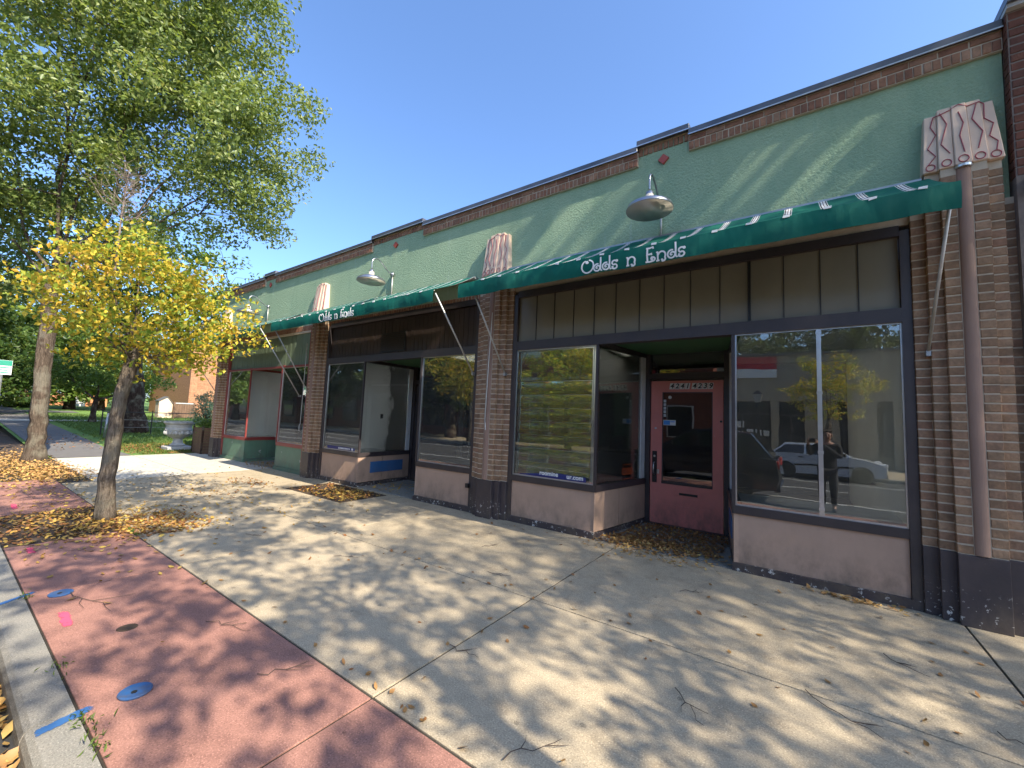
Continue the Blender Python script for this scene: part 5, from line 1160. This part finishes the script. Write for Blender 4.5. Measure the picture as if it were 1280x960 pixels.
# ------------------------------------------------------------ the photographer, mirrored in the big window
def skin_obj(name, verts, edges, m, parent, lv=2, root=0):
    me = bpy.data.meshes.new(name); me.from_pydata([v[:3] for v in verts], edges, []); me.materials.append(m)
    o = link(name, me, parent)
    o.modifiers.new('skin', 'SKIN'); sv = me.skin_vertices[0].data
    for i, v in enumerate(verts):
        r = v[3]; sv[i].radius = r if isinstance(r, tuple) else (r, r); sv[i].use_root = (i == root)
    o.modifiers['skin'].use_smooth_shade = True
    s = o.modifiers.new('subd', 'SUBSURF'); s.levels = lv; s.render_levels = lv; return o
px, py, pz = .42, -6.05, -.13
pe = thing('person', 'person in a black coat and dark trousers holding up a phone with both hands', 'person', (px, py, pz))
def q(x, y, z, r): return (px+x, py+y, pz+z, r)
# body skeleton (faces +Y, towards the shop)
bv = [q(0, 0, .95, (.15, .11)), q(0, 0, 1.12, (.135, .10)), q(0, .005, 1.30, (.155, .11)), q(0, .01, 1.42, (.12, .085)), q(0, .02, 1.50, .052), q(0, .045, 1.56, .06), q(0, .055, 1.64, (.072, .09)), q(0, .045, 1.71, (.065, .08)),
      q(-.09, 0, .88, .085), q(-.10, .01, .50, .058), q(-.10, -.02, .10, .040), q(-.10, .06, .045, .04), q(-.10, .13, .035, .03),
      q(.09, 0, .88, .085), q(.10, .01, .50, .058), q(.10, -.02, .10, .040), q(.10, .06, .045, .04), q(.10, .13, .035, .03),
      q(-.19, .01, 1.40, .055), q(-.31, .10, 1.20, .043), q(-.34, .36, 1.47, .030), q(-.345, .42, 1.52, .030),
      q(.19, .01, 1.40, .055), q(.20, .12, 1.17, .043), q(-.14, .37, 1.46, .030), q(-.20, .42, 1.50, .030)]
be = [(0, 1), (1, 2), (2, 3), (3, 4), (4, 5), (5, 6), (6, 7), (0, 8), (8, 9), (9, 10), (10, 11), (11, 12), (0, 13), (13, 14), (14, 15), (15, 16), (16, 17), (3, 18), (18, 19), (19, 20), (20, 21), (3, 22), (22, 23), (23, 24), (24, 25)]
# fingers curl round the phone's edges
def hand(i0, bx, by, bz, sgn):
    for k in range(4):
        z = bz+.03-.022*k; L = (.9, 1.0, .95, .8)[k]; n = len(bv)
        bv.extend([q(bx+sgn*.012, by+.03, z, .0095), q(bx+sgn*.006+.0*L, by+.055*L+.008, z+.002, .009), q(bx-sgn*.018*-1, by+.062*L+.012, z+.001, .008)]); be.extend([(i0, n), (n, n+1), (n+1, n+2)])
    n = len(bv); bv.extend([q(bx+sgn*.02, by-.005, bz+.035, .011), q(bx+sgn*.035, by+.005, bz+.062, .0095)]); be.extend([(i0, n), (n, n+1)])
hand(21, -.345, .42, 1.52, 1); hand(25, -.20, .42, 1.50, -1)
body = skin_obj('body', bv, be, M['skin'], pe, 2)
fa = MB(); 
for s in (-1, 1): fa.sphere((px+s*.03, py+.142, pz+1.645), .010, 8)
fa.build('eyes', M['black'], body, smooth=True)
nz = MB().hexa([(px-.016, py+.135, pz+1.60), (px+.016, py+.135, pz+1.60), (px+.006, py+.172, pz+1.605), (px-.006, py+.172, pz+1.605)], [(px-.008, py+.13, pz+1.655), (px+.008, py+.13, pz+1.655), (px+.003, py+.146, pz+1.65), (px-.003, py+.146, pz+1.65)]); nz.build('nose', M['skin'], body, smooth=True)
MB().box(px-.024, px+.024, py+.128, py+.142, pz+1.572, pz+1.578).build('mouth', M['maroon'], body)
ea = MB()
for s in (-1, 1): ea.sphere((px+s*.078, py+.05, pz+1.635), .028, 8, (.4, .7, 1.1))
ea.build('ears', M['skin'], body, smooth=True)
hv = [q(0, .00, 1.66, (.085, .085)), q(0, .02, 1.74, (.075, .085)), q(0, -.045, 1.60, (.06, .05)), q(0, -.05, 1.52, (.04, .03))]
skin_obj('hair', hv, [(0, 1), (0, 2), (2, 3)], M['bark_dark'], body, 2)
cv = [q(0, 0, .80, (.185, .135)), q(0, 0, 1.0, (.172, .13)), q(0, 0, 1.15, (.160, .125)), q(0, .005, 1.30, (.178, .132)), q(0, .01, 1.41, (.14, .10)), q(0, .01, 1.47, (.075, .07)),
      q(-.195, .01, 1.40, .075), q(-.315, .10, 1.195, .060), q(-.34, .34, 1.445, .045), q(.195, .01, 1.40, .075), q(.205, .12, 1.165, .060), q(-.12, .35, 1.44, .045)]
skin_obj('coat', cv, [(0, 1), (1, 2), (2, 3), (3, 4), (4, 5), (4, 6), (6, 7), (7, 8), (4, 9), (9, 10), (10, 11)], M['cloth_black'], pe, 2)
tv = [q(0, 0, .93, (.165, .125)), q(-.09, 0, .86, .10), q(-.10, .01, .50, .074), q(-.10, -.015, .12, .062), q(.09, 0, .86, .10), q(.10, .01, .50, .074), q(.10, -.015, .12, .062)]
skin_obj('trousers', tv, [(0, 1), (1, 2), (2, 3), (0, 4), (4, 5), (5, 6)], M['cloth_grey'], pe, 2)
for s in (-1, 1): skin_obj('shoe', [q(s*.10, -.05, .05, (.05, .05)), q(s*.10, .06, .045, (.05, .045)), q(s*.10, .17, .032, (.042, .032))], [(0, 1), (1, 2)], M['black'], pe, 2)
ph = thing('phone', 'dark phone held up at eye level by the person in black', 'phone', (px-.27, py+.46, pz+1.52))
MB().box(px-.345, px-.195, py+.472, py+.480, pz+1.485, pz+1.56).build('phone_body', M['black'], ph, bevel=.003)
MB().box(px-.34, px-.20, py+.468, py+.472, pz+1.49, pz+1.555).build('screen', M['shade_glass'], ph)

# ------------------------------------------------------------ fallen leaves, grass and twigs
def litter(name, pts, size, m, seed, flat=.35, zoff=.006):
    rng = np.random.default_rng(seed); P = np.array(pts); n = len(P)
    nrm = rng.normal(size=(n, 3))*flat; nrm[:, 2] = 1; nrm /= np.linalg.norm(nrm, axis=1)[:, None]
    a = rng.uniform(0, 2*PI, n); d = np.stack([np.cos(a), np.sin(a), np.zeros(n)], 1); d -= nrm*(d*nrm).sum(1)[:, None]; d /= np.linalg.norm(d, axis=1)[:, None]; s = np.cross(nrm, d)
    L = size*rng.uniform(.6, 1.25, n)[:, None]; Wd = L*rng.uniform(.38, .62, n)[:, None]; cu = L*rng.uniform(.02, .22, n)[:, None]
    u = nrm
    c = [P-d*L*.5+u*cu*.6, P-d*L*.22+s*Wd*.42+u*cu*.5, P+d*L*.10+s*Wd*.5+u*cu*.35, P+d*L*.5+u*cu, P+d*L*.10-s*Wd*.5+u*cu*.5, P-d*L*.22-s*Wd*.42+u*cu*.4, P-d*L*.2, P+d*L*.12]
    V = np.stack(c, 1); V[:, :, 2] += (P[:, 2]+zoff-V[:, :, 2].min(1))[:, None]
    i = np.arange(n)*8; T = [(0, 6, 1), (1, 6, 7), (1, 7, 2), (2, 7, 3), (3, 7, 4), (4, 7, 6), (4, 6, 5), (5, 6, 0)]
    Fq = np.concatenate([np.stack([i+t[0], i+t[2], i+t[1]], 1) for t in T], 0)
    return link(name, np_mesh(name, V.reshape(-1, 3), Fq, m), None, 'stuff')
rng = np.random.default_rng(77)
def gauss(n, cx, cy, sx, sy, z=0.0, x0=-99, x1=99, y0=-99, y1=99, rot=0.0):
    g = rng.normal(size=(n*3, 2)); X = g[:, 0]*sx; Y = g[:, 1]*sy; c, s = math.cos(rot), math.sin(rot)
    X, Y = cx+X*c-Y*s, cy+X*s+Y*c; k = (X > x0) & (X < x1) & (Y > y0) & (Y < y1); X, Y = X[k][:n], Y[k][:n]
    return np.stack([X, Y, np.full(len(X), z)], 1)
def uni(n, x0, x1, y0, y1, z=0.0): return np.stack([rng.uniform(x0, x1, n), rng.uniform(y0, y1, n), np.full(n, z)], 1)
litter('leaf_litter', np.concatenate([gauss(420, -7.35, -3.80, .50, .36, .004, -8.9, -6.6, -4.8, -2.9), gauss(190, -8.2, -4.2, .7, .4, .0, -9.6, -6.9, -4.8, -3.2), gauss(500, -7.6, -3.9, .8, .45, .003, -8.9, -6.2, -4.8, -2.8), gauss(240, -6.9, -3.3, .45, .25, .004, -7.9, -6.2, -3.7, -2.7), uni(110, -8.8, -7.0, -4.79, -3.82, .002)]), .050, M['litter_y'], 1)
litter('leaf_litter', np.concatenate([gauss(700, -7.0, -3.55, .45, .3, .0, -8.4, -6.4, -4.4, -2.9), uni(420, -8.8, -7.0, -4.79, -3.82, -.004)]), .06, M['litter_b'], 2)
litter('scattered_leaves', np.concatenate([gauss(420, -9.4, -2.6, 2.2, 1.0, .0, -15, -5.5, -3.75, -.3), gauss(300, -11.5, -4.1, 2.2, .4, .0, -16, -7, -4.8, -3.6), gauss(60, -6, -4.2, 1.2, .4, .0, -8, -3.5, -4.8, -3.4)]), .058, M['litter_y'], 3)
litter('verge_leaves', np.concatenate([gauss(2400, -15.0, -4.0, 2.2, .42, -.004, -22, -12.2, -4.8, -3.25), gauss(900, -13.2, -3.75, .9, .35, -.002, -16, -11.5, -4.8, -3.0)]), .068, M['litter'], 4)
litter('bed_leaves', np.concatenate([gauss(330, -7.2, -.62, .34, .22, .008, -8.3, -6.6, -1.1, -.1), uni(60, -8.5, -6.6, -1.08, -.15, .008), gauss(120, -7.2, .5, .5, .4, .006, -7.8, -6.4, .1, 1.4)]), .062, M['litter_y'], 5)
litter('bed_leaves', np.concatenate([uni(420, -8.5, -6.65, -1.08, -.15, .007), gauss(120, -9.6, -1.3, .5, .16), gauss(60, -8.9, -2.2, .5, .3)]), .055, M['litter_b'], 6)
litter('doorway_leaves', np.concatenate([uni(1500, -2.18, -.84, .25, 1.44, .005), gauss(700, -1.75, .30, .38, .16, .005, -2.4, -.7, -.35, .8)]), .05, M['litter_b'], 7)
litter('doorway_leaves', np.concatenate([gauss(520, -1.65, .20, .42, .15, .008, -2.45, -.6, -.4, .7), gauss(110, -1.6, -.15, .4, .12), uni(120, -2.1, -.9, .4, 1.4, .007)]), .052, M['litter'], 8)
litter('green_doorway_leaves', np.concatenate([gauss(240, -12.3, .2, .5, .25, .006, -13.3, -11.4, -.3, 1.2), gauss(80, .35, -.14, .2, .05, .002, -.1, .85, -.3, -.03)]), .055, M['litter'], 9)
lv = np.concatenate([uni(70, -6.5, 2.0, -3.8, -.1), uni(46, -2.0, 2.2, -3.4, -.4), gauss(30, -4.2, -2.1, 1.6, .10), gauss(40, -1.2, -3.72, 1.8, .03)])
kinds = []
for i in range(6):       # six leaf shapes, laid out one object each
    o = litter('fallen_leaf', [(0, 0, 0)], .052+.006*(i % 3), M[('litter', 'litter_b', 'litter')[i % 3]], 200+i, .3, .003); kinds.append(o.data); bpy.data.objects.remove(o)
for i, (x, y, z) in enumerate(lv):
    o = link('fallen_leaf', kinds[i % 6], None, None, (x, y, .001)); o.rotation_euler = (0, 0, random.uniform(0, 2*PI))
    tag(o, 'single dry brown leaf lying loose on the grey pavement slabs', 'leaf', 'dry leaves scattered over the pavement slabs')
litter('gutter_leaves', np.concatenate([uni(1700, -8, 1.2, -5.40, -5.0, -.128), uni(600, -6, 1, -5.30, -5.0, -.112)]), .075, M['litter'], 11)
litter('yard_leaves', np.concatenate([gauss(2600, -18.6, -.4, 1.5, 1.0, .0, -22, -16.65, -1.7, 3), gauss(900, -20.5, -.6, 2.2, 1.0, .01, -26, -16.7, -1.4, 3), uni(300, -30, -17, -3.2, -1.5, .15)]), .075, M['litter_b'], 12)
# tufts of weeds along the kerb joint and in the slab joint
def tufts(name, spots, seed, h=.06, n=40, m='grass'):
    rg = np.random.default_rng(seed); P = []
    for x, y, s in spots: P.append(np.stack([x+rg.normal(size=n)*s, y+rg.normal(size=n)*s*.6, np.abs(rg.normal(size=n))*h*.5+.012], 1))
    P = np.concatenate(P); return link(name, leaves_mesh(name, P, np.full(len(P), h), M[m], rg, -.2, -1.4, .16), None, 'stuff')
tufts('joint_weeds', [(-3.62, -4.80, .05), (-2.82, -4.79, .06), (-2.66, -4.80, .04), (-2.95, -4.8, .04), (-5.1, -4.8, .03)]+[(-6.9+.12*i, -3.80, .02) for i in range(4)], 3, .035, 22)
# a lawn of blades near the fence
N = 26000; X = -16.9-rng.uniform(0, 1, N)**1.5*24; Y = np.where(rng.uniform(0, 1, N) < .5, rng.uniform(-1.4, 9, N), rng.uniform(-1.4, 5, N)); Z = np.where(X > -20, 0, (-20-X)*.03)
link('grass', leaves_mesh('grass', np.stack([X, Y, Z+.02], 1), np.full(N, .11), M['grass'], rng, -.3, -1.6, .14), None, 'stuff')
# fallen twigs, one object each
TW = [((-3.42, -3.98), .55, .35, 'forked twig on the red band beside the pavement joint'), ((-2.62, -3.98), .42, 1.2, 'bent twig lying across the end of the red band'), ((-4.65, -4.5), .9, .22, 'long thin twig reaching over the red band from the kerb'),
      ((-.55, -2.75), .42, -.9, 'twig pointing at the camera on the nearest slab'), ((.15, -2.25), .55, -.5, 'longest forked twig on the slab before the big window'), ((-1.9, -3.15), .34, .1, 'short twig lying across the slab joint'),
      ((-4.1, -2.6), .36, .5, 'curved twig in the middle of the pavement'), ((-5.6, -2.9), .35, .2, 'dark twig on the pavement near the tree pit'), ((.55, -1.35), .40, -.7, 'thin twig before the pink panel under the big window'), ((-.9, -1.0), .28, .6, 'small twig near the red door leaves'),
      ((-2.55, -1.9), .33, .3, 'short twig beside the lengthwise joint'), ((.95, -1.95), .36, -.4, 'knotty twig near the pavement edge by the black pier foot'), ((-1.1, -3.55), .45, 1.0, 'curled twig at the lower edge of the slab'), ((-3.2, -1.2), .3, 1.3, 'slim twig below the pink framed window'), ((-.2, -3.3), .4, -.2, 'crooked twig on the slab nearest the camera')]
for (x, y), L, a, lb in TW:
    L *= .72
    r = random.Random(int(x*1000+y*77)); c, s = math.cos(a), math.sin(a); pts = [Vector((x+c*L*(k/6-.5)-s*r.uniform(-.03, .03), y+s*L*(k/6-.5)+c*r.uniform(-.03, .03), .008+r.uniform(0, .008))) for k in range(7)]
    mb = MB().tube(pts, [.0026*(1-.5*k/6) for k in range(7)], 5)
    for _ in range(2):
        k = r.randint(2, 4); a2 = a+r.choice((-1, 1))*r.uniform(.4, .9); l2 = L*r.uniform(.2, .4); mb.tube([pts[k], pts[k]+Vector((math.cos(a2)*l2*.5, math.sin(a2)*l2*.5, .006)), pts[k]+Vector((math.cos(a2+.2)*l2, math.sin(a2+.2)*l2, .002))], [.0022, .0018, .001], 4)
    tag(mb.build('fallen_twig', M['twig_dark'], None), lb, 'twig', 'fallen twigs on the pavement')
